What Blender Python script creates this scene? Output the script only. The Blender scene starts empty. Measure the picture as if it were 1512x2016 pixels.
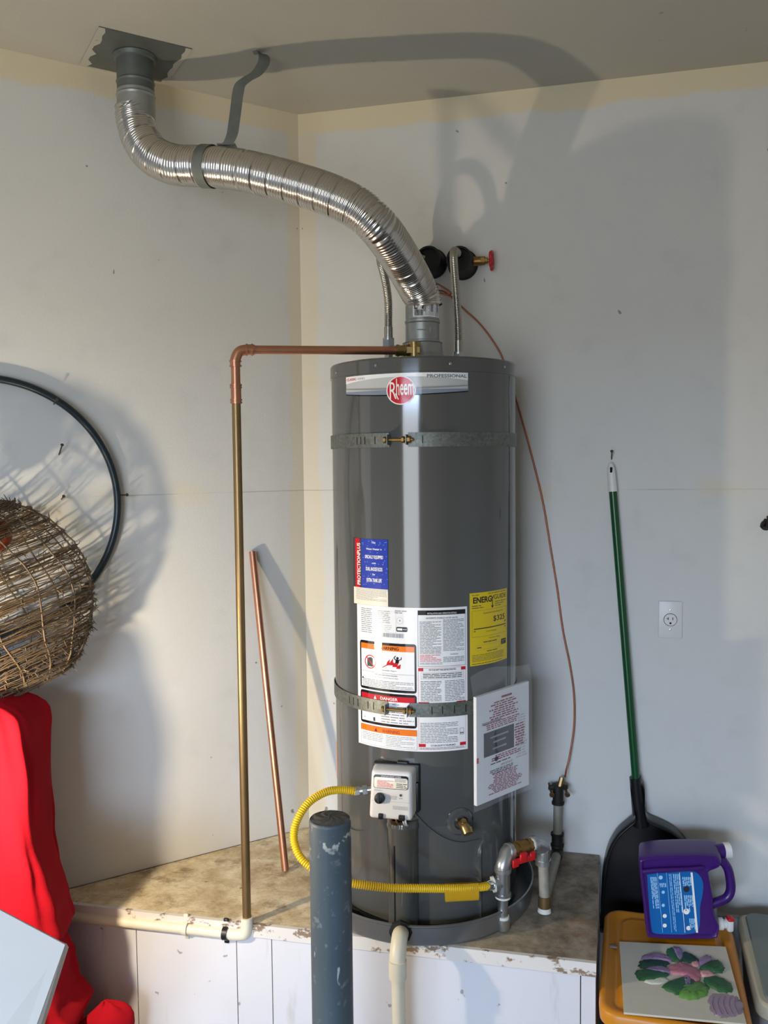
import bpy, bmesh, math, random
from mathutils import Vector, Matrix
PI = math.pi
rad = math.radians
sin, cos = math.sin, math.cos
scene = bpy.context.scene
COL = scene.collection

# ------------------------------------------------------------------ camera
FPX = 1700.0                      # focal length in pixels of the 1512 x 2016 frame
PITCH, ROLL, CAMZ = rad(3.38), rad(0.61), 1.71
cam_data = bpy.data.cameras.new('camera')
cam_data.sensor_fit = 'VERTICAL'
cam_data.sensor_height = 24.0
cam_data.lens = 24.0 * FPX / 2016.0
cam_data.clip_start = 0.02
cam = bpy.data.objects.new('camera', cam_data)
COL.objects.link(cam)
cam.matrix_world = Matrix.Translation((0, 0, CAMZ)) @ Matrix.Rotation(PI / 2 - PITCH, 4, 'X') @ Matrix.Rotation(-ROLL, 4, 'Z')
scene.camera = cam

# ------------------------------------------------------------------ light and exposure
world = bpy.data.worlds.new('evening_sky')
scene.world = world
world.use_nodes = True
bg = world.node_tree.nodes['Background']
bg.inputs['Color'].default_value = (0.72, 0.82, 1.0, 1)
bg.inputs['Strength'].default_value = 0.22

def area_light(name, loc, target, sx, sy, power, color):
    d = bpy.data.lights.new(name, 'AREA')
    d.shape = 'RECTANGLE'; d.size = sx; d.size_y = sy; d.energy = power; d.color = color
    o = bpy.data.objects.new(name, d); COL.objects.link(o)
    o.location = loc
    o.rotation_euler = (Vector(target) - Vector(loc)).to_track_quat('-Z', 'Y').to_euler()
    return o
# evening sky light falling in through the open garage door behind the camera
area_light('garage_door_daylight', (-1.50, -2.66, 1.15), (-0.15, 2.4, 1.0), 1.7, 2.2, 62, (0.92, 0.96, 1.0))
# blue sky outside, kept off the upper walls by the door header
area_light('sky_outside', (-2.2, -5.6, 3.5), (0.2, 2.4, 0.4), 6.0, 2.2, 1900, (0.52, 0.70, 1.0))
# low warm lamp standing to the left of the frame, in front of the red bags
ld = bpy.data.lights.new('warm_work_lamp', 'POINT')
ld.energy = 41; ld.color = (1.0, 0.83, 0.59); ld.shadow_soft_size = 0.022
lamp = bpy.data.objects.new('warm_work_lamp', ld); COL.objects.link(lamp)
lamp.location = (-1.04, 1.72, 0.985)

vs = scene.view_settings
vs.view_transform = 'Standard'; vs.look = 'None'; vs.gamma = 1.0
vs.use_curve_mapping = False
vs.exposure = 0.17

# ------------------------------------------------------------------ helpers
BENCH, CEIL = 0.46, CAMZ + 1.134
CORNER = Vector((-0.268, 2.895, 0))
AL, AR = rad(-148.35), rad(-13.93)
DL = Vector((cos(AL), sin(AL), 0)); DR = Vector((cos(AR), sin(AR), 0))
NL = Vector((-sin(AL), cos(AL), 0)); NR = Vector((sin(AR), -cos(AR), 0))   # into the room
TX, TY, TR = 0.1148, 2.481, 0.261          # tank axis and radius
Z = Vector((0, 0, 1))

def ray(px, py):
    a, b = px - 756.0, py - 1008.0
    X = cos(ROLL) * a - sin(ROLL) * b; Y = sin(ROLL) * a + cos(ROLL) * b
    d = (X / FPX, 1.0, -Y / FPX)
    return Vector((d[0], cos(PITCH) + d[2] * sin(PITCH), -sin(PITCH) + d[2] * cos(PITCH)))
O = Vector((0, 0, CAMZ))
def at(px, py, Y):                         # measured spot of the photo at a known distance Y
    d = ray(px, py); return O + d * (Y / d.y)
def on_plane(px, py, P, n):
    d = ray(px, py); return O + d * ((Vector(P) - O).dot(n) / d.dot(n))
def on_bench(px, py, z=BENCH): return on_plane(px, py, (0, 0, z), Z)
def on_left(px, py, o=0.0): return on_plane(px, py, CORNER + NL * o, NL)
def on_right(px, py, o=0.0): return on_plane(px, py, CORNER + NR * o, NR)

def frame(o, x, y, z):
    M = Matrix.Identity(4)
    for i, v in enumerate((x, y, z, o)):
        for k in range(3): M[k][i] = v[k]
    return M
def axis_frame(o, z):                      # any frame with the given z axis
    z = Vector(z).normalized()
    x = Vector((0, 0, 1)).cross(z) if abs(z.z) < 0.95 else Vector((1, 0, 0)).cross(z)
    x.normalize(); y = z.cross(x)
    return frame(o, x, y, z)
def spline(pts, n=12, closed=False):       # Catmull-Rom
    P = [Vector(p) for p in pts]; out = []
    m = len(P)
    def g(i): return P[i % m] if closed else P[max(0, min(m - 1, i))]
    for i in range(m if closed else m - 1):
        a, b, c, d = g(i - 1), g(i), g(i + 1), g(i + 2)
        for k in range(n):
            t = k / n
            out.append(0.5 * ((2 * b) + (c - a) * t + (2 * a - 5 * b + 4 * c - d) * t * t + (3 * b - a - 3 * c + d) * t ** 3))
    if not closed: out.append(P[-1].copy())
    return out
def resample(pts, step):
    acc = [0.0]
    for a, b in zip(pts, pts[1:]): acc.append(acc[-1] + (b - a).length)
    L = acc[-1]; n = max(2, int(L / step)); out = []; j = 0
    for i in range(n + 1):
        s = L * i / n
        while j < len(acc) - 2 and acc[j + 1] < s: j += 1
        t = (s - acc[j]) / max(1e-9, acc[j + 1] - acc[j])
        out.append(pts[j].lerp(pts[j + 1], min(1, t)))
    return out, L

class MB:
    def __init__(s): s.v = []; s.f = []; s.m = []; s.s = []
    def add(s, V, F, mi=0, smooth=False, M=None):
        k = len(s.v)
        for p in V:
            p = Vector(p); s.v.append(M @ p if M is not None else p)
        for f in F:
            s.f.append([i + k for i in f]); s.m.append(mi); s.s.append(smooth)
        return s
    def box(s, c, size, mi=0, M=None):
        x, y, z = [q / 2 for q in size]; c = Vector(c)
        V = [c + Vector((a * x, b * y, d * z)) for a in (-1, 1) for b in (-1, 1) for d in (-1, 1)]
        F = [(0, 1, 3, 2), (4, 6, 7, 5), (0, 4, 5, 1), (2, 3, 7, 6), (0, 2, 6, 4), (1, 5, 7, 3)]
        return s.add(V, F, mi, False, M)
    def rbox(s, c, size, r, mi=0, M=None, seg=3, smooth=True):
        b = bmesh.new(); bmesh.ops.create_cube(b, size=1)
        for v in b.verts: v.co = Vector((v.co.x * size[0], v.co.y * size[1], v.co.z * size[2])) + Vector(c)
        bmesh.ops.bevel(b, geom=list(b.edges), offset=r, segments=seg, affect='EDGES', profile=0.5)
        s.add([v.co.copy() for v in b.verts], [[v.index for v in f.verts] for f in b.faces], mi, smooth, M); b.free()
        return s
    def tube(s, pts, r, seg=12, mi=0, caps=True, smooth=True, closed=False):
        P = [Vector(p) for p in pts]; n = len(P); V = []; F = []
        rr = r if hasattr(r, '__len__') else [r] * n
        up = None
        for i in range(n):
            if closed: t = P[(i + 1) % n] - P[i - 1]
            else: t = P[min(n - 1, i + 1)] - P[max(0, i - 1)]
            t.normalize()
            if up is None:
                up = Vector((0, 0, 1)) if abs(t.z) < 0.9 else Vector((0, 1, 0))
            x = (up - t * up.dot(t)).normalized(); up = x; y = t.cross(x)
            for k in range(seg):
                a = 2 * PI * k / seg; V.append(P[i] + (x * cos(a) + y * sin(a)) * rr[i])
        for i in range(n if closed else n - 1):
            j = (i + 1) % n
            for k in range(seg):
                l = (k + 1) % seg
                F.append((i * seg + k, i * seg + l, j * seg + l, j * seg + k))
        s.add(V, F, mi, smooth)
        if caps and not closed:
            s.add(V[:seg], [tuple(reversed(range(seg)))], mi)
            s.add(V[-seg:], [tuple(range(seg))], mi)
        return s
    def cyl(s, a, b, r, seg=20, mi=0, r2=None, caps=True, smooth=True):
        return s.tube([a, b], [r, r if r2 is None else r2], seg, mi, caps, smooth)
    def lathe(s, prof, M=None, seg=32, mi=0, a0=0, a1=2 * PI, smooth=True, split=True):
        full = abs(a1 - a0 - 2 * PI) < 1e-6; n = seg if full else seg + 1
        # each profile segment gets its own vertices so that its corners stay sharp
        for (r0, z0), (r1, z1) in zip(prof, prof[1:]):
            V = []; F = []
            for r, z in ((r0, z0), (r1, z1)):
                for k in range(n):
                    a = a0 + (a1 - a0) * k / seg; V.append((r * cos(a), r * sin(a), z))
            for k in range(seg):
                l = (k + 1) % n; F.append((k, l, n + l, n + k))
            s.add(V, F, mi, smooth, M)
        return s
    def disc(s, c, r, M=None, seg=24, mi=0):
        return s.add([Vector(c) + Vector((r * cos(2 * PI * k / seg), r * sin(2 * PI * k / seg), 0)) for k in range(seg)], [tuple(range(seg))], mi, False, M)
    def prism(s, poly, z0, z1, M=None, mi=0, side_smooth=False):
        n = len(poly)
        top = [(p[0], p[1], z1) for p in poly]; bot = [(p[0], p[1], z0) for p in poly]
        s.add(top, [tuple(range(n))], mi, False, M); s.add(bot, [tuple(reversed(range(n)))], mi, False, M)
        s.add(bot + top, [(k, (k + 1) % n, n + (k + 1) % n, n + k) for k in range(n)], mi, side_smooth, M)
        return s
    def grid(s, fn, nu, nv, mi=0, smooth=True, wrap=False):
        V = [fn(i / nu, j / nv) for j in range(nv + 1) for i in range(nu + (0 if wrap else 1))]
        w = nu if wrap else nu + 1; F = []
        for j in range(nv):
            for i in range(nu):
                k = (i + 1) % w
                F.append((j * w + i, j * w + k, (j + 1) * w + k, (j + 1) * w + i))
        return s.add(V, F, mi, smooth)
    def build(s, name, mats, parent=None, label=None, recalc=False):
        me = bpy.data.meshes.new(name)
        me.from_pydata([tuple(v) for v in s.v], [], s.f)
        if not isinstance(mats, (list, tuple)): mats = [mats]
        for m in mats: me.materials.append(m)
        me.polygons.foreach_set('material_index', s.m)
        me.polygons.foreach_set('use_smooth', s.s)
        if recalc:
            b = bmesh.new(); b.from_mesh(me); bmesh.ops.recalc_face_normals(b, faces=b.faces); b.to_mesh(me); b.free()
        me.update()
        o = bpy.data.objects.new(name, me); COL.objects.link(o)
        if parent is not None:
            o.parent = parent
            if parent.parent is None: o.matrix_parent_inverse = Matrix.Translation(-parent.location)   # parts already stand at the origin
        if label: o['label'] = label
        return o

def tag(o, label=None, cat=None, group=None, kind=None):
    if label: o['label'] = label
    if cat: o['category'] = cat
    if group: o['group'] = group
    if kind: o['kind'] = kind
    return o
def thing(name, loc, label, cat, group=None):
    o = bpy.data.objects.new(name, None); COL.objects.link(o); o.location = loc
    o.empty_display_size = 0.05
    return tag(o, label, cat, group)

# ------------------------------------------------------------------ materials
class NT:
    def __init__(s, name):
        s.mat = bpy.data.materials.new(name); s.mat.use_nodes = True
        s.t = s.mat.node_tree; s.b = s.t.nodes['Principled BSDF']
    def n(s, kind, **kw):
        q = s.t.nodes.new(kind)
        for k, v in kw.items(): setattr(q, k, v)
        return q
    def put(s, sock, val):
        if hasattr(val, 'is_output') or isinstance(val, bpy.types.NodeSocket): s.t.links.new(val, sock)
        else: sock.default_value = val
    def math(s, op, a, b=0.0, c=0.0):
        q = s.n('ShaderNodeMath', operation=op)
        s.put(q.inputs[0], a); s.put(q.inputs[1], b); s.put(q.inputs[2], c)
        return q.outputs[0]
    def obj(s):
        if not hasattr(s, '_o'): s._o = s.n('ShaderNodeTexCoord').outputs['Object']
        return s._o
    def xyz(s):
        q = s.n('ShaderNodeSeparateXYZ'); s.put(q.inputs[0], s.obj()); return q.outputs
    def mapped(s, scale=(1, 1, 1), loc=(0, 0, 0), rot=(0, 0, 0)):
        q = s.n('ShaderNodeMapping'); s.put(q.inputs['Vector'], s.obj())
        q.inputs['Scale'].default_value = scale; q.inputs['Location'].default_value = loc; q.inputs['Rotation'].default_value = rot
        return q.outputs[0]
    def noise(s, scale, detail=4, rough=0.55, vec=None, dist=0.0):
        q = s.n('ShaderNodeTexNoise'); s.put(q.inputs['Vector'], vec if vec is not None else s.obj())
        q.inputs['Scale'].default_value = scale; q.inputs['Detail'].default_value = detail
        q.inputs['Roughness'].default_value = rough; q.inputs['Distortion'].default_value = dist
        return q.outputs['Fac']
    def step(s, x, lo, hi):
        q = s.n('ShaderNodeMapRange', interpolation_type='SMOOTHSTEP'); s.put(q.inputs['Value'], x)
        q.inputs['From Min'].default_value = lo; q.inputs['From Max'].default_value = hi
        return q.outputs['Result']
    def mix(s, fac, a, b):
        q = s.n('ShaderNodeMix', data_type='RGBA')
        s.put(q.inputs[0], fac)
        s.put(q.inputs[6], a if not isinstance(a, tuple) else (*a, 1)); s.put(q.inputs[7], b if not isinstance(b, tuple) else (*b, 1))
        return q.outputs[2]
    def bump(s, h, strength=0.3, dist=0.01):
        q = s.n('ShaderNodeBump'); q.inputs['Strength'].default_value = strength; q.inputs['Distance'].default_value = dist
        s.put(q.inputs['Height'], h); s.put(s.b.inputs['Normal'], q.outputs[0])
    def set(s, color=None, rough=None, metal=None, **kw):
        if color is not None: s.put(s.b.inputs['Base Color'], (*color, 1) if isinstance(color, tuple) else color)
        if rough is not None: s.put(s.b.inputs['Roughness'], rough)
        if metal is not None: s.put(s.b.inputs['Metallic'], metal)
        for k, v in kw.items(): s.put(s.b.inputs[k], v)
        return s.mat

def hexc(h):                                 # sRGB hex to linear
    c = [int(h[i:i + 2], 16) / 255 for i in (0, 2, 4)]
    return tuple(x / 12.92 if x <= 0.04045 else ((x + 0.055) / 1.055) ** 2.4 for x in c)
def plain(name, col, rough=0.5, metal=0.0, var=0.12, scale=30, bump=0.0, bscale=80, **kw):
    t = NT(name)
    c = t.mix(t.noise(scale), tuple(x * (1 - var) for x in col), tuple(min(1, x * (1 + var)) for x in col))
    t.set(c, rough, metal, **kw)
    if bump: t.bump(t.noise(bscale), bump, 0.002)
    return t.mat

M = {}
M['galv'] = plain('galvanised_steel', hexc('a3a6a4'), 0.42, 0.75, 0.2, 60)
def spangle(name, dark, light, rough):
    t = NT(name)
    q = t.n('ShaderNodeTexVoronoi'); q.inputs['Scale'].default_value = 170; t.put(q.inputs['Vector'], t.obj())
    c = t.mix(t.math('MULTIPLY', q.outputs['Color'], 1.0), dark, light)
    n = t.mix(t.noise(18), tuple(x * 0.8 for x in dark), light)
    t.set(t.mix(0.5, c, n), rough, 0.7); return t.mat
M['strap'] = spangle('galvanised_strap_steel', hexc('50544f'), hexc('8d918b'), 0.5)
M['hanger'] = plain('oxidised_strap_steel', hexc('777b75'), 0.5, 0.4, 0.3, 40)
M['dark_galv'] = plain('weathered_galvanised_sheet', hexc('666b67'), 0.5, 0.45, 0.25, 25)
M['alu'] = plain('bright_aluminium_foil', hexc('d0ccc6'), 0.20, 1.0, 0.06, 60)
M['steel_hose'] = plain('stainless_corrugated_steel', hexc('b5b0a6'), 0.25, 1.0, 0.1, 60)
M['chrome'] = plain('zinc_plated_steel', hexc('b9bdbe'), 0.28, 0.95, 0.15, 90)
M['zinc'] = plain('dull_zinc_pipe', hexc('b4b6b5'), 0.32, 0.85, 0.2, 50)
M['old_pipe'] = plain('old_painted_gas_pipe', hexc('9a9689'), 0.55, 0.25, 0.3, 45)
M['black_iron'] = plain('black_iron_fitting', hexc('2b2825'), 0.6, 0.4, 0.3, 80)
M['tape'] = plain('white_thread_tape', hexc('d9d6cb'), 0.7, 0, 0.1, 120)
M['brass'] = plain('brass', hexc('ab9260'), 0.3, 0.95, 0.2, 60)
M['old_brass'] = plain('old_brass', hexc('8d6f3f'), 0.42, 0.8, 0.25, 60)
M['copper'] = plain('bright_copper', hexc('c28a6c'), 0.36, 0.92, 0.2, 24)
M['copper_old'] = plain('oxidised_copper', hexc('8f7650'), 0.38, 0.8, 0.25, 12)
M['copper_wire'] = plain('copper_wire', hexc('a8674a'), 0.4, 0.7, 0.2, 60)
M['pvc'] = plain('aged_white_pvc', hexc('d8d2bd'), 0.42, 0, 0.08, 25)
M['black'] = plain('black_plastic', hexc('141516'), 0.4, 0, 0.15, 60)
M['rubber'] = plain('black_rubber', hexc('121212'), 0.65, 0, 0.2, 60)
M['shadow_hole'] = plain('dark_opening', hexc('0b0b0c'), 0.9)
M['red_plastic'] = plain('red_plastic', hexc('c3141c'), 0.4, 0, 0.1)
M['yellow_hose'] = plain('yellow_coated_hose', hexc('e3b70d'), 0.42, 0, 0.06, 40)
M['yellow_tag'] = plain('yellow_vinyl_tag', hexc('d7a51c'), 0.4, 0, 0.08, 40)
M['white_plastic'] = plain('white_plastic', hexc('dcdad6'), 0.38, 0, 0.03, 30)
M['green'] = plain('green_coated_handle', hexc('0b4a25'), 0.25, 0, 0.1, 30)
M['dustpan'] = plain('black_glossy_plastic', hexc('1b1c1e'), 0.28, 0, 0.1, 30)
M['purple'] = plain('purple_plastic', hexc('3b1766'), 0.33, 0, 0.08, 15)
M['blue_label'] = plain('blue_label_film', hexc('0d62a8'), 0.35, 0, 0.05, 15)
M['tote'] = plain('amber_plastic', hexc('c07a10'), 0.42, 0, 0.08, 12)
M['grey_bin'] = plain('grey_green_plastic', hexc('6c7670'), 0.5, 0, 0.08, 20)
M['grey_board'] = plain('grey_board', hexc('7d7a78'), 0.7, 0, 0.1, 20)
M['beige'] = plain('beige_plastic', hexc('a7a08a'), 0.5, 0, 0.06, 20)
M['canvas'] = plain('primed_canvas', hexc('c3bfae'), 0.8, 0, 0.06, 40, 0.25, 500)
M['paper'] = plain('white_paper', hexc('d6d8da'), 0.65, 0, 0.03, 12)
M['card'] = plain('white_card', hexc('cfcbc4'), 0.7, 0, 0.05, 8)
M['twig'] = plain('brown_twig_with_gold_glitter', hexc('5e4c36'), 0.5, 0.15, 0.5, 160)
M['orange_glitter'] = plain('orange_glitter', hexc('8a3a18'), 0.35, 0.5, 0.6, 300, 0.8, 500)
M['nail'] = plain('dark_steel_nail', hexc('5a554d'), 0.45, 0.7)
M['teal_hose'] = plain('dark_blue_black_hose', hexc('15252c'), 0.35, 0, 0.3, 200)
M['wood_white'] = plain('white_painted_edge', hexc('d8d4cf'), 0.6, 0, 0.1, 30)
# printing inks
INK = {}
for k, h in dict(black='17171a', red='c21d2b', softred='d05a60', orange='e8791f', white='ecebe6', grey='8d8f92', silver='b9bcbb', blue='2b3fa6',
                 yellow='e3c40c', cream='e6dfcd', darkgrey='3f4142', midgrey='6f7577', bluegrey='7d8796', cyan='9fd0ee', label='e8e9ea', chip='2e2e33', maroon='8a2742').items():
    INK[k] = plain('ink_' + k, hexc(h), 0.17, 0, 0.02, 20)
INKN = list(INK); INKM = [INK[k] for k in INKN]
ink = {k: i for i, k in enumerate(INKN)}

def wall_material(name, cream_corner, dirt):
    t = NT(name); x, y, z = t.xyz()
    big = t.noise(1.7, 3); fine = t.noise(9, 5); wob = t.noise(5, 3)
    base = t.mix(big, hexc('cbcccb'), hexc('d6d4cc'))
    base = t.mix(t.math('MULTIPLY', t.step(fine, 0.50, 0.80), 0.5), base, hexc('c2c2bf'))
    # bare joint compound: along the ceiling, the corner and the board seam
    w = t.math('MULTIPLY', t.math('SUBTRACT', wob, 0.5), 0.10)
    top = t.step(t.math('ADD', z, w), CEIL - 0.085, CEIL - 0.06)
    cor = t.math('SUBTRACT', 1.0, t.step(t.math('ADD', x, t.math('MULTIPLY', w, 0.5)), cream_corner, cream_corner + 0.02))
    cream = t.math('MAXIMUM', t.math('MULTIPLY', top, 0.85), t.math('MULTIPLY', cor, 0.55))
    sm = t.math('ABSOLUTE', t.math('SUBTRACT', z, 1.615))
    smear = t.math('MULTIPLY', t.math('SUBTRACT', 1.0, t.step(sm, 0.0, 0.06)), t.step(t.noise(3.3, 2), 0.5, 0.68))
    cream = t.math('MAXIMUM', cream, t.math('MULTIPLY', smear, 0.55))
    c = t.mix(cream, base, hexc('d9cba8'))
    line = t.math('SUBTRACT', 1.0, t.step(sm, 0.0008, 0.0022))
    line = t.math('MULTIPLY', line, t.step(t.noise(2.1, 3), 0.4, 0.6))
    c = t.mix(t.math('MULTIPLY', line, 0.5), c, hexc('8a8273'))
    # scuffs and specks, more of them low down
    sp = t.step(t.noise(24, 2, 0.5), 0.75, 0.775)
    c = t.mix(t.math('MULTIPLY', sp, 0.75), c, hexc('6d6154'))
    sc = t.step(t.noise(7, 4, 0.6, t.mapped((1, 1, 1.4), (4, 0, 2))), 0.66, 0.80)
    c = t.mix(t.math('MULTIPLY', sc, dirt * 0.35), c, hexc('8b8176'))
    t.set(c, 0.6)
    t.bump(t.math('ADD', t.noise(160, 3), t.math('MULTIPLY', t.noise(5, 4), 2.0)), 0.12, 0.004)
    return t.mat

def ceiling_material():
    t = NT('ceiling_paint')
    c = t.mix(t.noise(2.2, 4), hexc('b5b2a8'), hexc('a7a498'))
    sp = t.step(t.noise(20, 2), 0.74, 0.77)
    c = t.mix(t.math('MULTIPLY', sp, 0.5), c, hexc('79705f'))
    t.set(c, 0.75); t.bump(t.noise(140, 3), 0.1, 0.004)
    return t.mat

def board_top_material():
    t = NT('weathered_chipboard'); x, y, z = t.xyz()
    flakes = t.noise(9, 8, 0.72)
    flakes2 = t.noise(60, 5, 0.7, t.mapped((1, 3.5, 1), rot=(0, 0, 0.5)))
    c = t.mix(t.step(flakes, 0.34, 0.66), hexc('b29c76'), hexc('e2d5b6'))
    c = t.mix(t.math('MULTIPLY', t.step(flakes2, 0.50, 0.72), 0.35), c, hexc('7d6748'))
    scr = t.noise(34, 3, 0.6, t.mapped((0.5, 3.2, 1), (3, 1, 0), (0, 0, 0.9)))
    c = t.mix(t.math('MULTIPLY', t.step(scr, 0.66, 0.72), 0.7), c, hexc('584431'))
    old = t.noise(4.0, 4)                      # dirt stains plus painted-in shadow darken the right-hand half
    stain_shade = t.math('MULTIPLY', t.step(t.math('ADD', x, t.math('MULTIPLY', old, 0.5)), 0.36, 0.70), 0.88)
    c = t.mix(stain_shade, c, t.mix(t.step(t.noise(11, 7, 0.72), 0.33, 0.68), hexc('352d25'), hexc('96897a')))
    mott = t.math('MULTIPLY', t.step(t.noise(10, 6, 0.7), 0.52, 0.68), 0.7)
    c = t.mix(mott, c, hexc('846c4d'))
    spots = t.step(t.noise(24, 3), 0.68, 0.74)
    c = t.mix(t.math('MULTIPLY', spots, 0.75), c, hexc('4b3a28'))
    rust = t.math('MULTIPLY', t.step(t.noise(9, 3, 0.5, t.mapped((1, 3, 1), (2, 1, 0))), 0.68, 0.76), 0.55)
    c = t.mix(rust, c, hexc('9a6331'))
    t.set(c, 0.75); t.bump(t.math('ADD', flakes, flakes2), 0.35, 0.003)
    return t.mat

def painted_board():
    t = NT('white_painted_board'); x, y, z = t.xyz()
    c = t.mix(t.noise(3, 4), hexc('d3d4d8'), hexc('c6c5c8'))
    v = t.noise(6, 5, 0.6, t.mapped((3, 3, 0.5)))
    c = t.mix(t.math('MULTIPLY', t.step(v, 0.6, 0.75), 0.35), c, hexc('9b8f86'))
    sp = t.step(t.noise(30, 2), 0.71, 0.74)
    c = t.mix(t.math('MULTIPLY', sp, 0.6), c, hexc('6b5b4d'))
    t.set(c, 0.55); t.bump(t.noise(60, 3), 0.08, 0.003)
    return t.mat

def chipped_edge():
    t = NT('chipped_white_edge')
    v = t.noise(16, 5, 0.65, t.mapped((1, 1, 1.5)))
    c = t.mix(t.step(v, 0.56, 0.62), hexc('d2cdc6'), hexc('84705a'))
    t.set(c, 0.65); t.bump(v, 0.3, 0.003); return t.mat

def bollard_paint():
    t = NT('worn_blue_grey_paint'); x, y, z = t.xyz()
    c = t.mix(t.noise(10, 5, 0.6, t.mapped((1, 1, 0.35))), hexc('333f47'), hexc('505d63'))
    c = t.mix(t.math('MULTIPLY', t.step(t.noise(45, 4), 0.6, 0.7), 0.45), c, hexc('7f8b90'))
    ch = t.math('MULTIPLY', t.step(t.noise(26, 3), 0.6, 0.64), t.step(z, 0.88, 0.97))
    c = t.mix(ch, c, hexc('c9c6ba'))
    drip = t.step(t.noise(20, 3, 0.6, t.mapped((2.2, 2.2, 0.6), (1, 3, 2))), 0.70, 0.74)
    c = t.mix(t.math('MULTIPLY', drip, 0.8), c, hexc('b4bcc0'))
    t.set(c, 0.55); t.bump(t.noise(40, 4), 0.15, 0.003); return t.mat

def concrete(name, a, b, s=20):
    t = NT(name); c = t.mix(t.noise(s, 6, 0.65), a, b)
    t.set(c, 0.85); t.bump(t.noise(90, 5), 0.5, 0.004); return t.mat

def tank_paint():
    t = NT('grey_tank_enamel')
    c = t.mix(t.noise(3, 2), hexc('4b4c4b'), hexc('525350'))
    sm = t.noise(22, 4, 0.6, t.mapped((1, 1, 0.2)))
    t.set(c, t.math('ADD', 0.08, t.math('MULTIPLY', sm, 0.05)), 0.0, **{'Specular IOR Level': 0.65, 'Coat Weight': 0.25, 'Coat Roughness': 0.08})
    return t.mat

def cloth(name, a, b):
    t = NT(name)
    c = t.mix(t.noise(6, 4), a, b)
    t.set(c, 0.9, 0.0, **{'Specular IOR Level': 0.12})
    t.bump(t.math('ADD', t.noise(7, 4), t.math('MULTIPLY', t.noise(420, 2), 0.12)), 0.35, 0.015); return t.mat

def clear_film():
    t = NT('clear_plastic_film')
    t.set((0.90, 0.92, 0.94), 0.10, 0.0, Alpha=0.11)
    t.bump(t.noise(30, 3), 0.5, 0.01); return t.mat

M['wall_l'] = wall_material('left_wall_paint', 0.035, 0.35)
M['wall_r'] = wall_material('right_wall_paint', 0.05, 0.25)
M['ceiling'] = ceiling_material()
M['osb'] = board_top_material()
M['board'] = painted_board()
M['edge'] = chipped_edge()
M['bollard'] = bollard_paint()
M['concrete'] = concrete('rough_concrete', hexc('3a3834'), hexc('6a655c'), 40)
M['floor'] = concrete('garage_slab', hexc('57524c'), hexc('76716a'), 6)
M['tank'] = tank_paint()
M['red_cloth'] = cloth('red_bag_fabric', (0.30, 0.0035, 0.010), (0.42, 0.006, 0.016))
M['film'] = clear_film()
M['pan'] = plain('aluminium_pan', hexc('8f9294'), 0.36, 0.85, 0.15, 14)

# ------------------------------------------------------------------ the setting
def slab(name, loc, rz, size, mat, x0=0):
    m = MB(); L, th, h = size
    m.box((x0 + L / 2, th / 2 if th > 0 else th / 2, h / 2), (L, abs(th), h))
    o = m.build(name, mat); o.location = loc; o.rotation_euler = (0, 0, rz)
    return tag(o, kind='structure')
# local x runs along each wall away from the corner, local z is height
slab('wall_left', CORNER, AL, (3.2, -0.1, CEIL + 0.05), M['wall_l'])      # thickness away from the room
slab('wall_right', CORNER, AR, (3.4, 0.1, CEIL + 0.05), M['wall_r'])
m = MB(); m.box((0.2, -0.05, CEIL + 0.06), (7.2, 6.6, 0.12)); tag(m.build('ceiling', M['ceiling']), kind='structure')
m = MB(); m.box((0.2, -0.05, -0.05), (7.2, 6.6, 0.1)); tag(m.build('floor', M['floor']), kind='structure')
e = CORNER + DR * 3.4
slab('wall_side', (e.x, e.y + 0.05, 0), rad(-90), (5.0, 0.1, CEIL + 0.05), M['wall_r'])

m = MB(); m.box((1.55, -2.75, 1.42), (4.2, 0.1, 2.86)); tag(m.build('wall_back', M['wall_r']), kind='structure')
m = MB(); m.box((-1.5, -2.75, 2.60), (1.9, 0.1, 0.50)); tag(m.build('trim_1', M['board']), kind='structure')

m = MB(); m.box((-3.0, -2.75, 1.42), (1.1, 0.1, 2.86)); tag(m.build('wall_back_left', M['wall_r']), kind='structure')

# ------------------------------------------------------------------ built-in platform
BL_, FL_, FR_, BR_ = Vector((-0.945, 2.475, 0)), Vector((-0.945, 2.412, 0)), Vector((0.517, 2.083, 0)), Vector((0.674, 2.660, 0))
fd = (FR_ - FL_).normalized(); fn = Vector((fd.y, -fd.x, 0))     # along the front, out of the front
plat = thing('platform', (0, 2.35, 0), 'low built-in platform with worn chipboard top and white painted front', 'platform')
m = MB()
cr = CORNER + Vector((0, -0.004, 0))
wl = CORNER + DL * 0.90 + NL * 0.004; wr = CORNER + DR * 0.966 + NR * 0.004
fl = FL_ - fd * 0.11
poly = [(p.x, p.y) for p in (cr, wl, fl, FR_, wr)]
m.prism(list(reversed(poly)), BENCH - 0.02, BENCH)
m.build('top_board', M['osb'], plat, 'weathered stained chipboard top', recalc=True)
Mf = frame(FL_, fd, fn, Z)                      # local x along the front, y out of it
Lf = (FR_ - FL_).length
m = MB(); m.box((Lf / 2 - 0.05, 0.006, BENCH - 0.0175), (Lf + 0.1, 0.012, 0.035), 0, Mf)
m.build('edge_strip', M['edge'], plat, 'chipped white edge strip')
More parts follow.
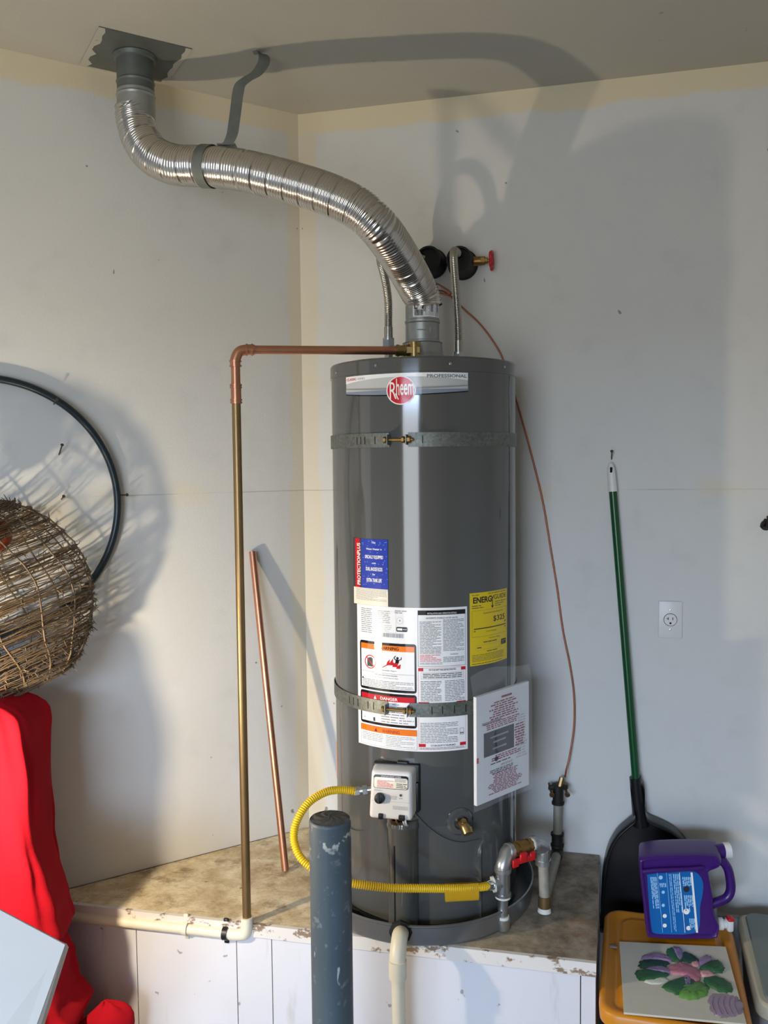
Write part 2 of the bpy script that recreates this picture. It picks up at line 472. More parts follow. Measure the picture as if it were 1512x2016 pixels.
# front boards between the seams seen in the photograph
def along(px, py): return (on_plane(px, py, FL_, fn) - FL_).dot(fd)
cuts = [-0.10, along(272, 1900), along(468, 1900), along(537, 1900), along(1143, 1950), Lf]
for a, b in zip(cuts, cuts[1:]):
    m = MB(); m.box(((a + b) / 2, -0.004, (BENCH - 0.039) / 2), (b - a - 0.0025, 0.018, BENCH - 0.039), 0, Mf)
    m.build('front_board', M['board'], plat)
sd = (BR_ - FR_).normalized()
m = MB(); Ms = frame(FR_, sd, Vector((sd.y, -sd.x, 0)), Z)
m.box((0.29, -0.008, (BENCH - 0.021) / 2), (0.575, 0.014, BENCH - 0.021), 0, Ms); m.build('side_board', M['board'], plat)
m = MB(); m.box((Lf / 2, -0.02, (BENCH - 0.042) / 2), (Lf, 0.012, BENCH - 0.042), 0, Mf); m.build('backing_board', M['shadow_hole'], plat)

# ------------------------------------------------------------------ printing on labels
FONT_CACHE = {}
def glyphs(txt, bold=0.0, shear=0.0):
    key = (txt, bold, shear)
    if key in FONT_CACHE: return FONT_CACHE[key]
    cu = bpy.data.curves.new('t', 'FONT'); cu.body = txt; cu.size = 1.0; cu.offset = bold; cu.shear = shear
    cu.resolution_u = 3
    ob = bpy.data.objects.new('t', cu); COL.objects.link(ob)
    dg = bpy.context.evaluated_depsgraph_get(); dg.update()
    me = ob.evaluated_get(dg).to_mesh()
    V = [(v.co.x, v.co.y) for v in me.vertices]; F = [tuple(p.vertices) for p in me.polygons]
    ob.evaluated_get(dg).to_mesh_clear(); bpy.data.objects.remove(ob); bpy.data.curves.remove(cu)
    FONT_CACHE[key] = (V, F); return V, F

class Print:
    """flat print: polygons in label coordinates (u right, v up, metres) carried onto a surface by fn(u, v, lift)"""
    def __init__(s, fn, lift=0.0004): s.fn = fn; s.mb = MB(); s.base = lift
    def poly(s, pts, col, layer=1, sub=None):
        s.mb.add([s.fn(u, v, s.base * layer) for u, v in pts], [tuple(range(len(pts)))], ink[col])
    def rect(s, u0, v0, u1, v1, col, layer=1):
        n = max(1, int(abs(u1 - u0) / 0.02))
        for i in range(n):
            a = u0 + (u1 - u0) * i / n; b = u0 + (u1 - u0) * (i + 1) / n
            s.poly([(a, v0), (b, v0), (b, v1), (a, v1)], col, layer)
    def line(s, a, b, w, col, layer=1):
        d = Vector(b) - Vector(a); n = Vector((-d.y, d.x)).normalized() * w / 2; k = max(1, int(abs(d.x) / 0.02))
        for i in range(k):
            p = Vector(a) + d * i / k; q = Vector(a) + d * (i + 1) / k
            s.poly([tuple(p - n), tuple(q - n), tuple(q + n), tuple(p + n)], col, layer)
    def box(s, u0, v0, u1, v1, w, col, layer=1):
        s.line((u0, v0), (u1, v0), w, col, layer); s.line((u0, v1), (u1, v1), w, col, layer)
        s.line((u0, v0), (u0, v1), w, col, layer); s.line((u1, v0), (u1, v1), w, col, layer)
    def rrect(s, u0, v0, u1, v1, r, col, layer=1):
        s.rect(u0 + r, v0, u1 - r, v1, col, layer); s.rect(u0, v0 + r, u0 + r, v1 - r, col, layer); s.rect(u1 - r, v0 + r, u1, v1 - r, col, layer)
        for cx, cy, a in ((u0 + r, v0 + r, PI), (u1 - r, v0 + r, 1.5 * PI), (u1 - r, v1 - r, 0), (u0 + r, v1 - r, PI / 2)):
            s.poly([(cx, cy)] + [(cx + r * cos(a + PI / 2 * k / 5), cy + r * sin(a + PI / 2 * k / 5)) for k in range(6)], col, layer)
    def disc(s, u, v, r, col, layer=1, n=32, ry=None):
        ry = ry or r
        P = [(u + r * cos(2 * PI * k / n), v + ry * sin(2 * PI * k / n)) for k in range(n)]
        for k in range(n): s.poly([(u, v), P[k], P[(k + 1) % n]], col, layer)
    def ring(s, u, v, r, w, col, layer=1, n=32):
        for k in range(n):
            a, b = 2 * PI * k / n, 2 * PI * (k + 1) / n
            s.poly([(u + q * cos(c), v + q * sin(c)) for q, c in ((r - w, a), (r, a), (r, b), (r - w, b))], col, layer)
    def text(s, txt, u, v, h, col, layer=2, width=None, align='c', bold=0.0, rot=0, shear=0.0):
        V, F = glyphs(txt, bold, shear)
        if not V: return
        x0, x1 = min(p[0] for p in V), max(p[0] for p in V); y0, y1 = min(p[1] for p in V), max(p[1] for p in V)
        sy = h / (y1 - y0); sx = width / (x1 - x0) if width else sy
        W = (x1 - x0) * sx; ox = {'c': -W / 2, 'l': 0, 'r': -W}[align]
        Q = []
        for p in V:
            a = (p[0] - x0) * sx + ox; b = (p[1] - y0) * sy
            if rot: a, b = -b, a
            Q.append(s.fn(u + a, v + b, s.base * layer))
        s.mb.add(Q, F, ink[col])
    def greek(s, u0, u1, v0, v1, n, col, seed=0, fill=0.5, layer=1, just=0.86):
        """n rows of unreadably small print: word-long bars"""
        R = random.Random(seed); ph = (v1 - v0) / n
        for i in range(n):
            y = v1 - ph * (i + 0.5); end = u1 if R.random() < 0.7 else u0 + (u1 - u0) * R.uniform(0.5, 1)
            x = u0; hh = ph * fill / 2
            while x < end:
                w = min(end - x, R.uniform(1.2, 4.5) * ph)
                if w > ph * 0.4: s.poly([(x, y - hh), (x + w, y - hh), (x + w, y + hh), (x, y + hh)], col, layer)
                x += w + ph * (1.0 - just + 0.25)
    def build(s, name, parent, label=None): return s.mb.build(name, INKM, parent, label)

def on_tank(off):
    def fn(u, v, lift):
        a = u / TR; r = TR + off + lift
        return Vector((TX + r * sin(a), TY - r * cos(a), v))
    return fn
ARC = TR * PI / 180
def sheet_on_tank(mb, th0, th1, z0, z1, off, thick, mi=0, n=16, ztop=None):
    def ring(r, t, z): a = rad(t); return Vector((TX + r * sin(a), TY - r * cos(a), z))
    r0, r1 = TR + off, TR + off + thick
    V = []; 
    for i in range(n + 1):
        t = th0 + (th1 - th0) * i / n; zt = ztop(t) if ztop else z1
        V += [ring(r0, t, z0), ring(r1, t, z0), ring(r1, t, zt), ring(r0, t, zt)]
    F = []
    for i in range(n):
        a, b = 4 * i, 4 * i + 4
        F += [(a + 1, b + 1, b + 2, a + 2)]
    mb.add(V, F, mi, True)
    F = []
    for i in range(n):
        a, b = 4 * i, 4 * i + 4
        F += [(a, b, b + 1, a + 1), (a + 2, b + 2, b + 3, a + 3), (a + 3, b + 3, b, a)]
    F += [(0, 1, 2, 3), (4 * n, 4 * n + 3, 4 * n + 2, 4 * n + 1)]
    mb.add(V, F, mi, False)
    return mb

# ------------------------------------------------------------------ drain pan
PX, PY = 0.100, 2.470
pan = MB(); Mp = Matrix.Translation((PX, PY, BENCH))
pan.lathe([(0.0, 0.002), (0.316, 0.002), (0.3185, 0.006), (0.320, 0.050), (0.3235, 0.0535), (0.3235, 0.057), (0.3195, 0.0585), (0.3165, 0.055), (0.3150, 0.004), (0.0, 0.004)], Mp, 72)
pan_o = pan.build('drain_pan', M['pan']); tag(pan_o, 'shallow round aluminium drain pan under the grey water heater', 'drain pan')

# ------------------------------------------------------------------ water heater
ZB, ZT = BENCH + 0.006, 1.977
wh = thing('water_heater', (TX, TY, ZB), 'tall grey tank water heater with printed labels standing in a drain pan', 'water heater')
MT = Matrix.Translation((TX, TY, 0))
m = MB(); m.lathe([(0, ZB), (TR - 0.004, ZB), (TR, ZB + 0.01), (TR, 1.945)], MT, 128)
m.build('tank_jacket', M['tank'], wh)
m = MB(); m.lathe([(TR - 0.001, 1.938), (TR + 0.0025, 1.939), (TR + 0.0025, 1.971), (TR + 0.0005, 1.9755), (TR - 0.004, ZT), (TR - 0.012, ZT - 0.001), (TR - 0.02, ZT - 0.006), (0, ZT - 0.006)], MT, 128)
lid = m.build('top_lid', M['tank'], wh)
for t in (-66, -30, 13, 53, 100, -110):
    a = rad(t); p = Vector((TX + (TR + 0.002) * sin(a), TY - (TR + 0.002) * cos(a), 1.957 if t != -66 else 1.952))
    m = MB(); Ms = axis_frame(p, (sin(a), -cos(a), 0)); m.lathe([(0.0042, 0), (0.0042, 0.0015), (0.0028, 0.0032), (0.0, 0.0036)], Ms, 12)
    m.build('screw', M['chrome'], lid)
# vertical jacket seam at the right
m = MB(); sheet_on_tank(m, 61.0, 64.5, ZB + 0.02, 1.936, 0, 0.0018, n=2); m.build('jacket_seam', M['tank'], wh)
# lower access panel with curved top
def door_top(t):
    d = abs(t + 16); return 0.700 + 0.13 * max(0, 1 - d / 38) ** 2
m = MB(); sheet_on_tank(m, -62, 30.5, ZB + 0.02, 0.7, 0, 0.0060, n=64, ztop=door_top)
m.build('access_panel', M['tank'], wh)
# burner cover: half pipe in front of the tank with a slot
CT = rad(-16.3); er = Vector((sin(CT), -cos(CT), 0)); et = Vector((cos(CT), sin(CT), 0))
cc = Vector((TX, TY, 0)) + er * (TR + 0.001)
m = MB(); Mc = frame(cc, et, er, Z)              # x across, y out, z up
R1 = 0.0425
N = 28
def arcpt(r, k): 
    a = PI * k / N; return (-r * cos(a), r * sin(a) * 0.95)
V = []; F = []
rows = [(R1, 0.486), (R1, 0.745), (R1 + 0.0022, 0.750), (R1 + 0.0022, 0.756), (R1, 0.761), (R1, 0.772), (R1 - 0.003, 0.772), (R1 - 0.003, 0.60)]
for r, z in rows: V += [(*arcpt(r, k), z) for k in range(N + 1)]
for j in range(len(rows) - 1):
    for k in range(N): F.append((j * (N + 1) + k, j * (N + 1) + k + 1, (j + 1) * (N + 1) + k + 1, (j + 1) * (N + 1) + k))
m.add(V, F, 0, True, Mc)
cover = m.build('burner_cover', M['tank'], wh)
m = MB(); a = PI * 0.40
for z0, z1 in ((0.505, 0.708),):
    c = Vector((-R1 * cos(a), R1 * sin(a) * 0.95, (z0 + z1) / 2))
    m.add([Mc @ Vector((c.x + sx, c.y + 0.0011, z)) for sx, z in ((-0.0022, z0), (0.0022, z0), (0.0022, z1), (-0.0022, z1))], [(0, 1, 2, 3)])
m.build('slot', M['shadow_hole'], cover)
m = MB(); m.prism([arcpt(R1 - 0.003, k) for k in range(N + 1)], 0.69, 0.70, Mc); m.build('burner_recess', M['shadow_hole'], cover)

# drain valve with its round plate
a = rad(17.0); er2 = Vector((sin(a), -cos(a), 0)); p = Vector((TX, TY, 0.757)) + er2 * TR
Md = axis_frame(p, er2)
m = MB(); m.lathe([(0.037, -0.003), (0.037, 0.003), (0.031, 0.009), (0.019, 0.0105), (0.015, 0.003), (0, 0.003)], Md, 40); dv = m.build('drain_valve', M['tank'], wh)
m = MB(); q = p + er2 * 0.004
m.cyl(q, q + er2 * 0.022, 0.0115, 16); m.tube(spline([q + er2 * 0.014, q + er2 * 0.028 + Vector((0.002, 0, -0.002)), q + er2 * 0.036 + Vector((0.004, 0, -0.010))], 5), 0.0125, 16)
m.cyl(q + er2 * 0.032 + Vector((0.004, 0, -0.006)), q + er2 * 0.042 + Vector((0.005, 0, -0.016)), 0.0150, 16, r2=0.0135)
m.cyl(q + er2 * 0.018 + Vector((0, 0, 0.004)), q + er2 * 0.026 + Vector((0, 0, 0.013)), 0.0085, 6, smooth=False)
m.build('brass_spigot', M['brass'], dv, 'brass spigot')

# gas control valve -----------------------------------------------------------
GT = rad(-21.6); gr = Vector((sin(GT), -cos(GT), 0)); gt = Vector((cos(GT), sin(GT), 0))
g0 = Vector((TX, TY, 0.848)) + gr * TR
GT = rad(-12.5); gr = Vector((sin(GT), -cos(GT), 0)); gt = Vector((cos(GT), sin(GT), 0)); g0 = g0 - gr * 0.006 + gt * 0.006 + Z * 0.005
Mg = frame(g0, gt, gr, Z)                          # x across, y out of the tank, z up
gv = None
m = MB()
b = bmesh.new(); bmesh.ops.create_cube(b, size=1)
for v in b.verts:
    v.co = Vector((v.co.x * 0.116, 0.048 + v.co.y * 0.072, v.co.z * 0.122))
    if v.co.y > 0.05 and v.co.z > 0: v.co.y -= 0.018; v.co.x *= 0.90; v.co.z -= 0.002
    if v.co.y > 0.05 and v.co.z < 0: v.co.x *= 0.97
bmesh.ops.bevel(b, geom=list(b.edges), offset=0.011, segments=4, affect='EDGES', profile=0.6)
m.add([v.co.copy() for v in b.verts], [[v.index for v in f.verts] for f in b.faces], 0, True, Mg); b.free()
gv = m.build('gas_control_valve', M['white_plastic'], wh, 'white gas control box with black knob')
m = MB(); m.rbox((0.004, 0.010, 0.002), (0.124, 0.022, 0.126), 0.004, 0, Mg); m.rbox((0.02, 0.012, 0.064), (0.03, 0.014, 0.012), 0.003, 0, Mg); m.rbox((0.055, 0.02, -0.02), (0.02, 0.02, 0.08), 0.003, 0, Mg)
m.build('back_plate', M['black'], gv)
def gface(u, v, lift):                              # front face: lower part upright, upper part leaning back
    y0, y1 = 0.084, 0.066
    y = y0 + (y1 - y0) * ((v + 0.061) / 0.122) + 0.0006 + lift
    return Mg @ Vector((u, y, v))
P = Print(gface, 0.0003)
P.rrect(-0.046, 0.016, 0.045, 0.050, 0.006, 'black', 1); P.rrect(-0.0445, 0.0175, 0.0435, 0.0440, 0.005, 'cream', 2)
P.text('STATUS LIGHT CODE', 0, 0.0452, 0.0034, 'white', 3, width=0.052)
P.rect(-0.022, 0.038, 0.010, 0.0425, 'white', 3)
P.greek(-0.036, 0.006, 0.0190, 0.0370, 7, 'softred', 3, 0.6, 3); P.greek(0.010, 0.042, 0.034, 0.0425, 4, 'grey', 4, 0.5, 3)
P.greek(0.014, 0.042, 0.0190, 0.032, 3, 'darkgrey', 5, 0.4, 3)
P.greek(-0.044, -0.020, 0.009, 0.0125, 2, 'grey', 6, 0.4); P.greek(-0.014, 0.016, -0.010, 0.0, 3, 'grey', 7, 0.35)
P.disc(0.026, 0.002, 0.0035, 'midgrey', 1); P.disc(0.026, 0.002, 0.0018, 'black', 2); P.greek(0.022, 0.031, -0.007, -0.004, 1, 'grey', 2)
for k in range(12): P.rect(0.006 + k * 0.0034, -0.034, 0.0072 + k * 0.0034, -0.025, 'silver', 1)
P.line((-0.055, -0.015), (0.055, -0.015), 0.0006, 'silver', 1)
P.build('printing', gv)
m = MB(); kc = gface(-0.0285, -0.008, 0.0); kn = axis_frame(kc, gr + Vector((0, 0, 0.12)))
m.lathe([(0.0135, -0.002), (0.0135, 0.006), (0.012, 0.012), (0.006, 0.0135), (0, 0.0135)], kn, 28); m.box((0, 0, 0.014), (0.004, 0.021, 0.006), 0, kn)
m.build('knob', M['black'], gv)
for u in (-0.025, 0.030):
    m = MB(); m.rbox((u, 0.083, -0.053), (0.012 if u < 0 else 0.016, 0.012, 0.014), 0.002, 0, Mg); m.build('connector', M['black'], gv)
m = MB()
for u, c0 in ((-0.002, 0), (0.012, 1), (0.030, 2), (0.036, 2)):
    m.tube(spline([Mg @ Vector((u, 0.074, -0.056)), Mg @ Vector((u + 0.002, 0.066, -0.075)), Mg @ Vector((u * 0.5 + 0.016, 0.030, -0.10)), Mg @ Vector((0.016, 0.02, -0.13))], 5), 0.004 if c0 == 0 else 0.0025, 8, c0)
m.build('wiring', [M['brass'], M['copper'], M['white_plastic']], gv)

# labels ---------------------------------------------------------------------
def paper_on_tank(name, th0, th1, z0, z1, off, mat, label=None):
    m = MB(); sheet_on_tank(m, th0, th1, z0, z1, off, 0.0004, n=max(4, int((th1 - th0) / 3)))
    return m.build(name, mat, wh, label)
# maker's band at the top
band = MB()
u0, u1 = -54.3 * ARC, 23.7 * ARC
fnb = on_tank(0.0008)
bandp = paper_on_tank('maker_band', -54.3, 23.7, 1.889, 1.9345, 0.0, INK['silver'], 'silver band with red round logo')
P = Print(fnb, 0.00025)
n = 26
def sag(t): return 1.889 - 0.009 * (1 - (2 * t - 1) ** 2)
for i in range(n):
    ta, tb = i / n, (i + 1) / n; a, b_ = u0 + (u1 - u0) * ta, u0 + (u1 - u0) * tb
    P.poly([(a, sag(ta)), (b_, sag(tb)), (b_, 1.900), (a, 1.900)], 'silver', 0.5)
    P.poly([(a, sag(ta) - 0.003), (b_, sag(tb) - 0.003), (b_, sag(tb)), (a, sag(ta))], 'black', 1)
    for col, off, hh in (('bluegrey', 0.0, 0.012), ('grey', 0.012, 0.006)):
        top = lambda t: sag(t) + off + hh * (0.45 + 0.55 * (1 - (2 * t - 1) ** 2))
        P.poly([(a, sag(ta) + off), (b_, sag(tb) + off), (b_, top(tb)), (a, top(ta))], col, 1)
    P.poly([(a, 1.9255 - 0.010 * (2 * ta - 1) ** 2), (b_, 1.9255 - 0.010 * (2 * tb - 1) ** 2), (b_, 1.9345), (a, 1.9345)], 'label', 0.8)
P.text('CLASSIC', -53.3 * ARC, 1.9235, 0.0062, 'red', 2, align='l', width=0.040, bold=0.02)
P.text('SERIES', -43.6 * ARC, 1.9237, 0.0052, 'grey', 2, align='l', width=0.026)
P.text('PROFESSIONAL', 22.9 * ARC, 1.9215, 0.0085, 'midgrey', 2, align='r', width=0.106, bold=0.025)
lc = -15.2 * ARC; lz = 1.8905
P.disc(lc, lz, 0.0385, 'label', 3, 48, 0.0370); P.disc(lc, lz, 0.0355, 'red', 4, 48, 0.0342)
P.text('R', lc - 0.0200, lz - 0.0215, 0.0430, 'white', 5, width=0.0185, bold=0.0); P.line((lc - 0.0135, lz - 0.008), (lc - 0.006, lz - 0.0235), 0.0030, 'white', 5)
P.text('heem', lc + 0.0110, lz - 0.0130, 0.0430, 'white', 5, width=0.0455, bold=0.012)
P.build('printing', bandp)

# corrosion-protection sticker
pr = paper_on_tank('protection_sticker', -49.0, -24.0, 1.3290, 1.505, 0.0009, INK['cream'], 'blue and red sticker above the white label')
P = Print(on_tank(0.0014), 0.00025)
a0, a1, a2 = -47.3 * ARC, -42.2 * ARC, -23.9 * ARC
P.rect(-49.2 * ARC, 1.374, a0, 1.507, 'darkgrey', 0.5)
P.rect(a0, 1.374, a1, 1.505, 'red', 1); P.rect(a1 - 0.006, 1.374, a1, 1.505, 'darkgrey', 1.5); P.rect(a1, 1.374, a2, 1.505, 'blue', 1)
P.text('PROTECTIONPLUS', a0 + 0.0200, 1.381, 0.0125, 'white', 2.5, width=0.112, align='l', bold=0.02, rot=1)
cu = (a1 + a2) / 2
for txt, z, h, w, bd in (('This', 1.4935, 0.0055, 0.012, 0.02), ('Water Heater is', 1.4765, 0.0050, 0.049, 0.02), ('SPECIALLY EQUIPPED', 1.4520, 0.0105, 0.057, 0.03), ('with', 1.4395, 0.0045, 0.013, 0.02),
                        ('DUAL ANODE RODS', 1.4210, 0.0100, 0.052, 0.03), ('for', 1.4100, 0.0045, 0.009, 0.02), ('EXTRA TANK LIFE', 1.3915, 0.0100, 0.047, 0.03)):
    P.text(txt, cu, z, h, 'white', 2, width=w, bold=bd)
R = random.Random(4)
for k in range(60):
    x, y = R.uniform(a1 + 0.002, a2 - 0.003), R.uniform(1.376, 1.503); P.line((x, y), (x + 0.003, y + R.uniform(-0.001, 0.001)), 0.0007, 'cyan', 1.3)
P.line((a0, 1.371), (a2, 1.371), 0.0008, 'grey', 1); P.greek(a0 + 0.002, a2 - 0.004, 1.341, 1.369, 9, 'grey', 8, 0.28, 1)
P.build('printing', pr)

# the big white instruction label
mainl = paper_on_tank('instruction_label', -46.6, 22.4, 0.949, 1.3285, 0.0, INK['label'], 'large white label with warnings and operating instructions')
P = Print(on_tank(0.0006), 0.00022)
def zy(y): return 1.3285 - (y - 1194.0) * 0.3795 / (1468.0 - 1194.0)
uL, uR = -44.3 * ARC, -7.6 * ARC
# rating plate at top left
P.greek(-43.0 * ARC, -35 * ARC, zy(1248), zy(1199), 13, 'grey', 11, 0.35); P.greek(-31 * ARC, -23 * ARC, zy(1226), zy(1201), 7, 'grey', 12, 0.35); P.greek(-31 * ARC, -22 * ARC, zy(1242), zy(1228), 4, 'silver', 13, 0.35)
P.box(-31 * ARC, zy(1243), -19.5 * ARC, zy(1203), 0.0005, 'silver'); P.ring(-17.0 * ARC, zy(1219), 0.009, 0.0008, 'silver'); P.disc(-17 * ARC, zy(1219), 0.002, 'grey')
P.greek(-20 * ARC, -13 * ARC, zy(1206), zy(1199), 2, 'grey', 14, 0.5)
P.rrect(-19.2 * ARC, zy(1240), -12.6 * ARC, zy(1231), 0.003, 'chip', 1); P.rect(-18.6 * ARC, zy(1237.5), -15.6 * ARC, zy(1233.5), 'white', 2); P.greek(-15.4 * ARC, -13.0 * ARC, zy(1237.5), zy(1233.5), 1, 'grey', 3, 0.7, 2)
R = random.Random(9); x = -28.5 * ARC
while x < -15 * ARC: w = R.uniform(0.0007, 0.002); P.rect(x, zy(1252), x + w, zy(1244), 'grey'); x += w + R.uniform(0.0007, 0.0016)
# flammable-vapour warning
P.rrect(uL, zy(1357), uR, zy(1263), 0.007, 'black', 1); P.rect(uL + 0.005, zy(1352), uR - 0.005, zy(1268), 'label', 2)
P.rect(uL + 0.005, zy(1278.5), uR - 0.005, zy(1268), 'orange', 3)
P.text('WARNING', (uL + uR) / 2 + 0.008, zy(1276.3), 0.0085, 'black', 4, width=0.058, bold=0.02)
gc = uL + 0.036; gz = zy(1303)
P.poly([(gc - 0.010, gz - 0.012), (gc + 0.008, gz - 0.013), (gc + 0.008, gz + 0.009), (gc + 0.003, gz + 0.013), (gc - 0.010, gz + 0.009)], 'darkgrey', 3)
P.ring(gc, gz, 0.0185, 0.0026, 'red', 4); P.line((gc - 0.012, gz + 0.012), (gc + 0.012, gz - 0.012), 0.0026, 'red', 4)
P.line((gc + 0.010, gz + 0.014), (gc + 0.022, gz + 0.010), 0.0008, 'grey', 3); P.line((gc + 0.022, gz + 0.010), (gc + 0.028, gz - 0.018), 0.0008, 'grey', 3)
fx = uL + 0.072; fz = zy(1311)
for pts in ([(0, 0), (0.052, 0), (0.030, 0.019), (0.020, 0.012)], [(0.013, 0.006), (0.022, 0.008), (0.024, 0.024), (0.016, 0.016)], [(0.020, 0.008), (0.032, 0.008), (0.033, 0.027), (0.026, 0.018)], [(0.030, 0.004), (0.044, 0.004), (0.049, 0.020), (0.038, 0.016)], [(0.040, 0), (0.052, 0), (0.054, 0.012), (0.047, 0.009)]):
    P.poly([(fx + a, fz + b_) for a, b_ in pts], 'red', 3)
mx, mz = fx + 0.045, fz + 0.021
P.disc(mx, mz + 0.007, 0.0034, 'black', 4, 14); P.poly([(mx - 0.006, mz - 0.006), (mx + 0.003, mz - 0.007), (mx + 0.005, mz + 0.003), (mx - 0.005, mz + 0.004)], 'black', 4)
P.line((mx - 0.005, mz + 0.002), (mx - 0.010, mz + 0.007), 0.0022, 'black', 4); P.line((mx - 0.010, mz + 0.007), (mx - 0.005, mz + 0.013), 0.0022, 'black', 4)
P.line((mx + 0.004, mz + 0.002), (mx + 0.010, mz + 0.004), 0.0022, 'black', 4); P.line((mx + 0.010, mz + 0.004), (mx + 0.010, mz + 0.010), 0.0022, 'black', 4)
P.text('Flammable Vapors', fx + 0.020, zy(1318), 0.0046, 'darkgrey', 3, width=0.044)
P.line((uL + 0.006, zy(1322)), (uR - 0.006, zy(1322)), 0.0006, 'darkgrey', 3)
P.text('FIRE AND EXPLOSION HAZARD', (uL + uR) / 2, zy(1327), 0.0036, 'darkgrey', 3, width=0.066); P.text('Can result in serious injury or death', (uL + uR) / 2, zy(1332), 0.0036, 'darkgrey', 3, width=0.070)
P.poly([(uL + 0.007, zy(1337)), (uL + 0.013, zy(1337)), (uL + 0.010, zy(1332.5))], 'black', 3)
P.greek(uL + 0.008, uR - 0.008, zy(1351), zy(1336), 5, 'grey', 21, 0.4, 3)
# danger panel
P.rrect(uL, zy(1424), uR, zy(1360), 0.007, 'black', 1); P.rect(uL + 0.005, zy(1419), uR - 0.005, zy(1365), 'label', 2); P.rect(uL + 0.005, zy(1375.5), uR - 0.005, zy(1365), 'red', 3)
P.poly([(uL + 0.046, zy(1374)), (uL + 0.055, zy(1374)), (uL + 0.0505, zy(1367))], 'white', 4); P.text('DANGER', (uL + uR) / 2 + 0.008, zy(1373.6), 0.0082, 'white', 4, width=0.050, bold=0.02)
P.greek((uL + uR) / 2 - 0.015, uR - 0.008, zy(1418), zy(1378), 8, 'grey', 22, 0.35, 3); P.poly([(uL + 0.01, zy(1412)), (uL + 0.05, zy(1418)), (uL + 0.05, zy(1410))], 'darkgrey', 3); P.disc(uL + 0.03, zy(1379), 0.004, 'black', 3, 12)
# lower warning
P.box(uL, zy(1465), uR, zy(1428), 0.0007, 'grey'); P.rect(uL, zy(1439), uR, zy(1427), 'orange', 1)
P.text('WARNING', (uL + uR) / 2 + 0.012, zy(1437), 0.0088, 'maroon', 2, width=0.050, bold=0.0); P.poly([(uL + 0.047, zy(1437.3)), (uL + 0.056, zy(1437.3)), (uL + 0.0515, zy(1430.5))], 'maroon', 2)
P.greek(uL + 0.006, (uL + uR) / 2 - 0.01, zy(1457), zy(1441), 5, 'grey', 23, 0.28); P.greek((uL + uR) / 2 - 0.002, uR - 0.006, zy(1463), zy(1441), 7, 'grey', 24, 0.28)
# right column
vL, vR = -6.6 * ARC, 21.2 * ARC; vm = (vL + vR) / 2
P.box(vL, zy(1305), vR, zy(1199), 0.0008, 'darkgrey'); P.rect(vL, zy(1207.5), vR, zy(1199), 'black', 1)
P.text('INSTALLATION AND OPERATION DETAILS', vm, zy(1206), 0.0045, 'white', 2, width=0.078); P.text('AUTOMATIC STORAGE WATER HEATER', vm, zy(1215), 0.0045, 'black', 2, width=0.084)
P.greek(vL + 0.004, vm - 0.003, zy(1281), zy(1219), 22, 'midgrey', 31, 0.38); P.greek(vm + 0.002, vR - 0.004, zy(1277), zy(1216), 22, 'midgrey', 32, 0.38)
P.greek(vL + 0.004, vm - 0.003, zy(1296), zy(1282), 5, 'softred', 33, 0.42); P.text('WARNING', (vm + vR) / 2, zy(1284), 0.0032, 'black', 2); P.greek(vm + 0.002, vR - 0.004, zy(1298), zy(1287), 4, 'midgrey', 34, 0.4); P.greek(vL + 0.004, vm, zy(1302), zy(1297), 2, 'grey', 35, 0.4)
def redhead(y, txt, wl, wr, w):
    P.rect(vL, zy(y + 3), vL + wl, zy(y - 3), 'red', 1); P.rect(vR - wr, zy(y + 3), vR, zy(y - 3), 'red', 1); P.text(txt, vm + (wl - wr) / 2, zy(y + 2.2), 0.0048, 'black', 2, width=w, bold=0.01)
redhead(1311, 'FOR YOUR SAFETY READ BEFORE OPERATING', 0.013, 0.013, 0.072); redhead(1376, 'LIGHTING INSTRUCTIONS', 0.028, 0.026, 0.044); redhead(1456, 'TO TURN GAS OFF TO THE APPLIANCE', 0.018, 0.017, 0.066)
P.box(vL, zy(1464), vR, zy(1308), 0.0006, 'softred')
P.box(vL + 0.007, zy(1329), vR - 0.006, zy(1317), 0.0006, 'grey'); P.greek(vL + 0.012, vR - 0.010, zy(1328), zy(1318), 3, 'darkgrey', 36, 0.42)
P.greek(vL + 0.006, vm - 0.003, zy(1372), zy(1332), 13, 'midgrey', 37, 0.4); P.greek(vm + 0.006, vR - 0.003, zy(1372), zy(1332), 13, 'midgrey', 38, 0.4)
P.greek(vL + 0.006, vR - 0.004, zy(1400), zy(1379), 8, 'midgrey', 39, 0.4); P.greek(vL + 0.004, vR - 0.022, zy(1452), zy(1412), 13, 'midgrey', 40, 0.36); P.greek(vL + 0.003, vR - 0.004, zy(1464), zy(1459.5), 2, 'midgrey', 41, 0.4)
P.box(vR - 0.017, zy(1438), vR - 0.006, zy(1426), 0.0008, 'darkgrey'); P.disc(vR - 0.014, zy(1435), 0.002, 'darkgrey'); P.disc(vR - 0.009, zy(1435), 0.002, 'darkgrey')
P.build('printing', mainl)

# yellow energy label
en = paper_on_tank('energy_label', 24.2, 56.2, 1.168, 1.3615, 0.0, INK['yellow'], 'yellow energy cost label')
P = Print(on_tank(0.0006), 0.00025)
e0, e1 = 24.2 * ARC, 56.2 * ARC; ew = e1 - e0; em = (e0 + e1) / 2
P.text('ENERG', e0 + 0.010, 1.3335, 0.0165, 'black', 1, width=0.064, align='l', bold=0.03); P.text('GUIDE', e1 - 0.007, 1.3385, 0.0125, 'black', 1, width=0.056, align='r', bold=0.0)
ax = e0 + 0.0765; P.line((ax, 1.340), (ax, 1.322), 0.0028, 'black'); P.line((ax, 1.341), (ax - 0.005, 1.3495), 0.0026, 'black'); P.line((ax, 1.341), (ax + 0.005, 1.3495), 0.0026, 'black')
P.poly([(ax - 0.006, 1.324), (ax, 1.3155), (ax + 0.006, 1.324), (ax, 1.3215)], 'black')
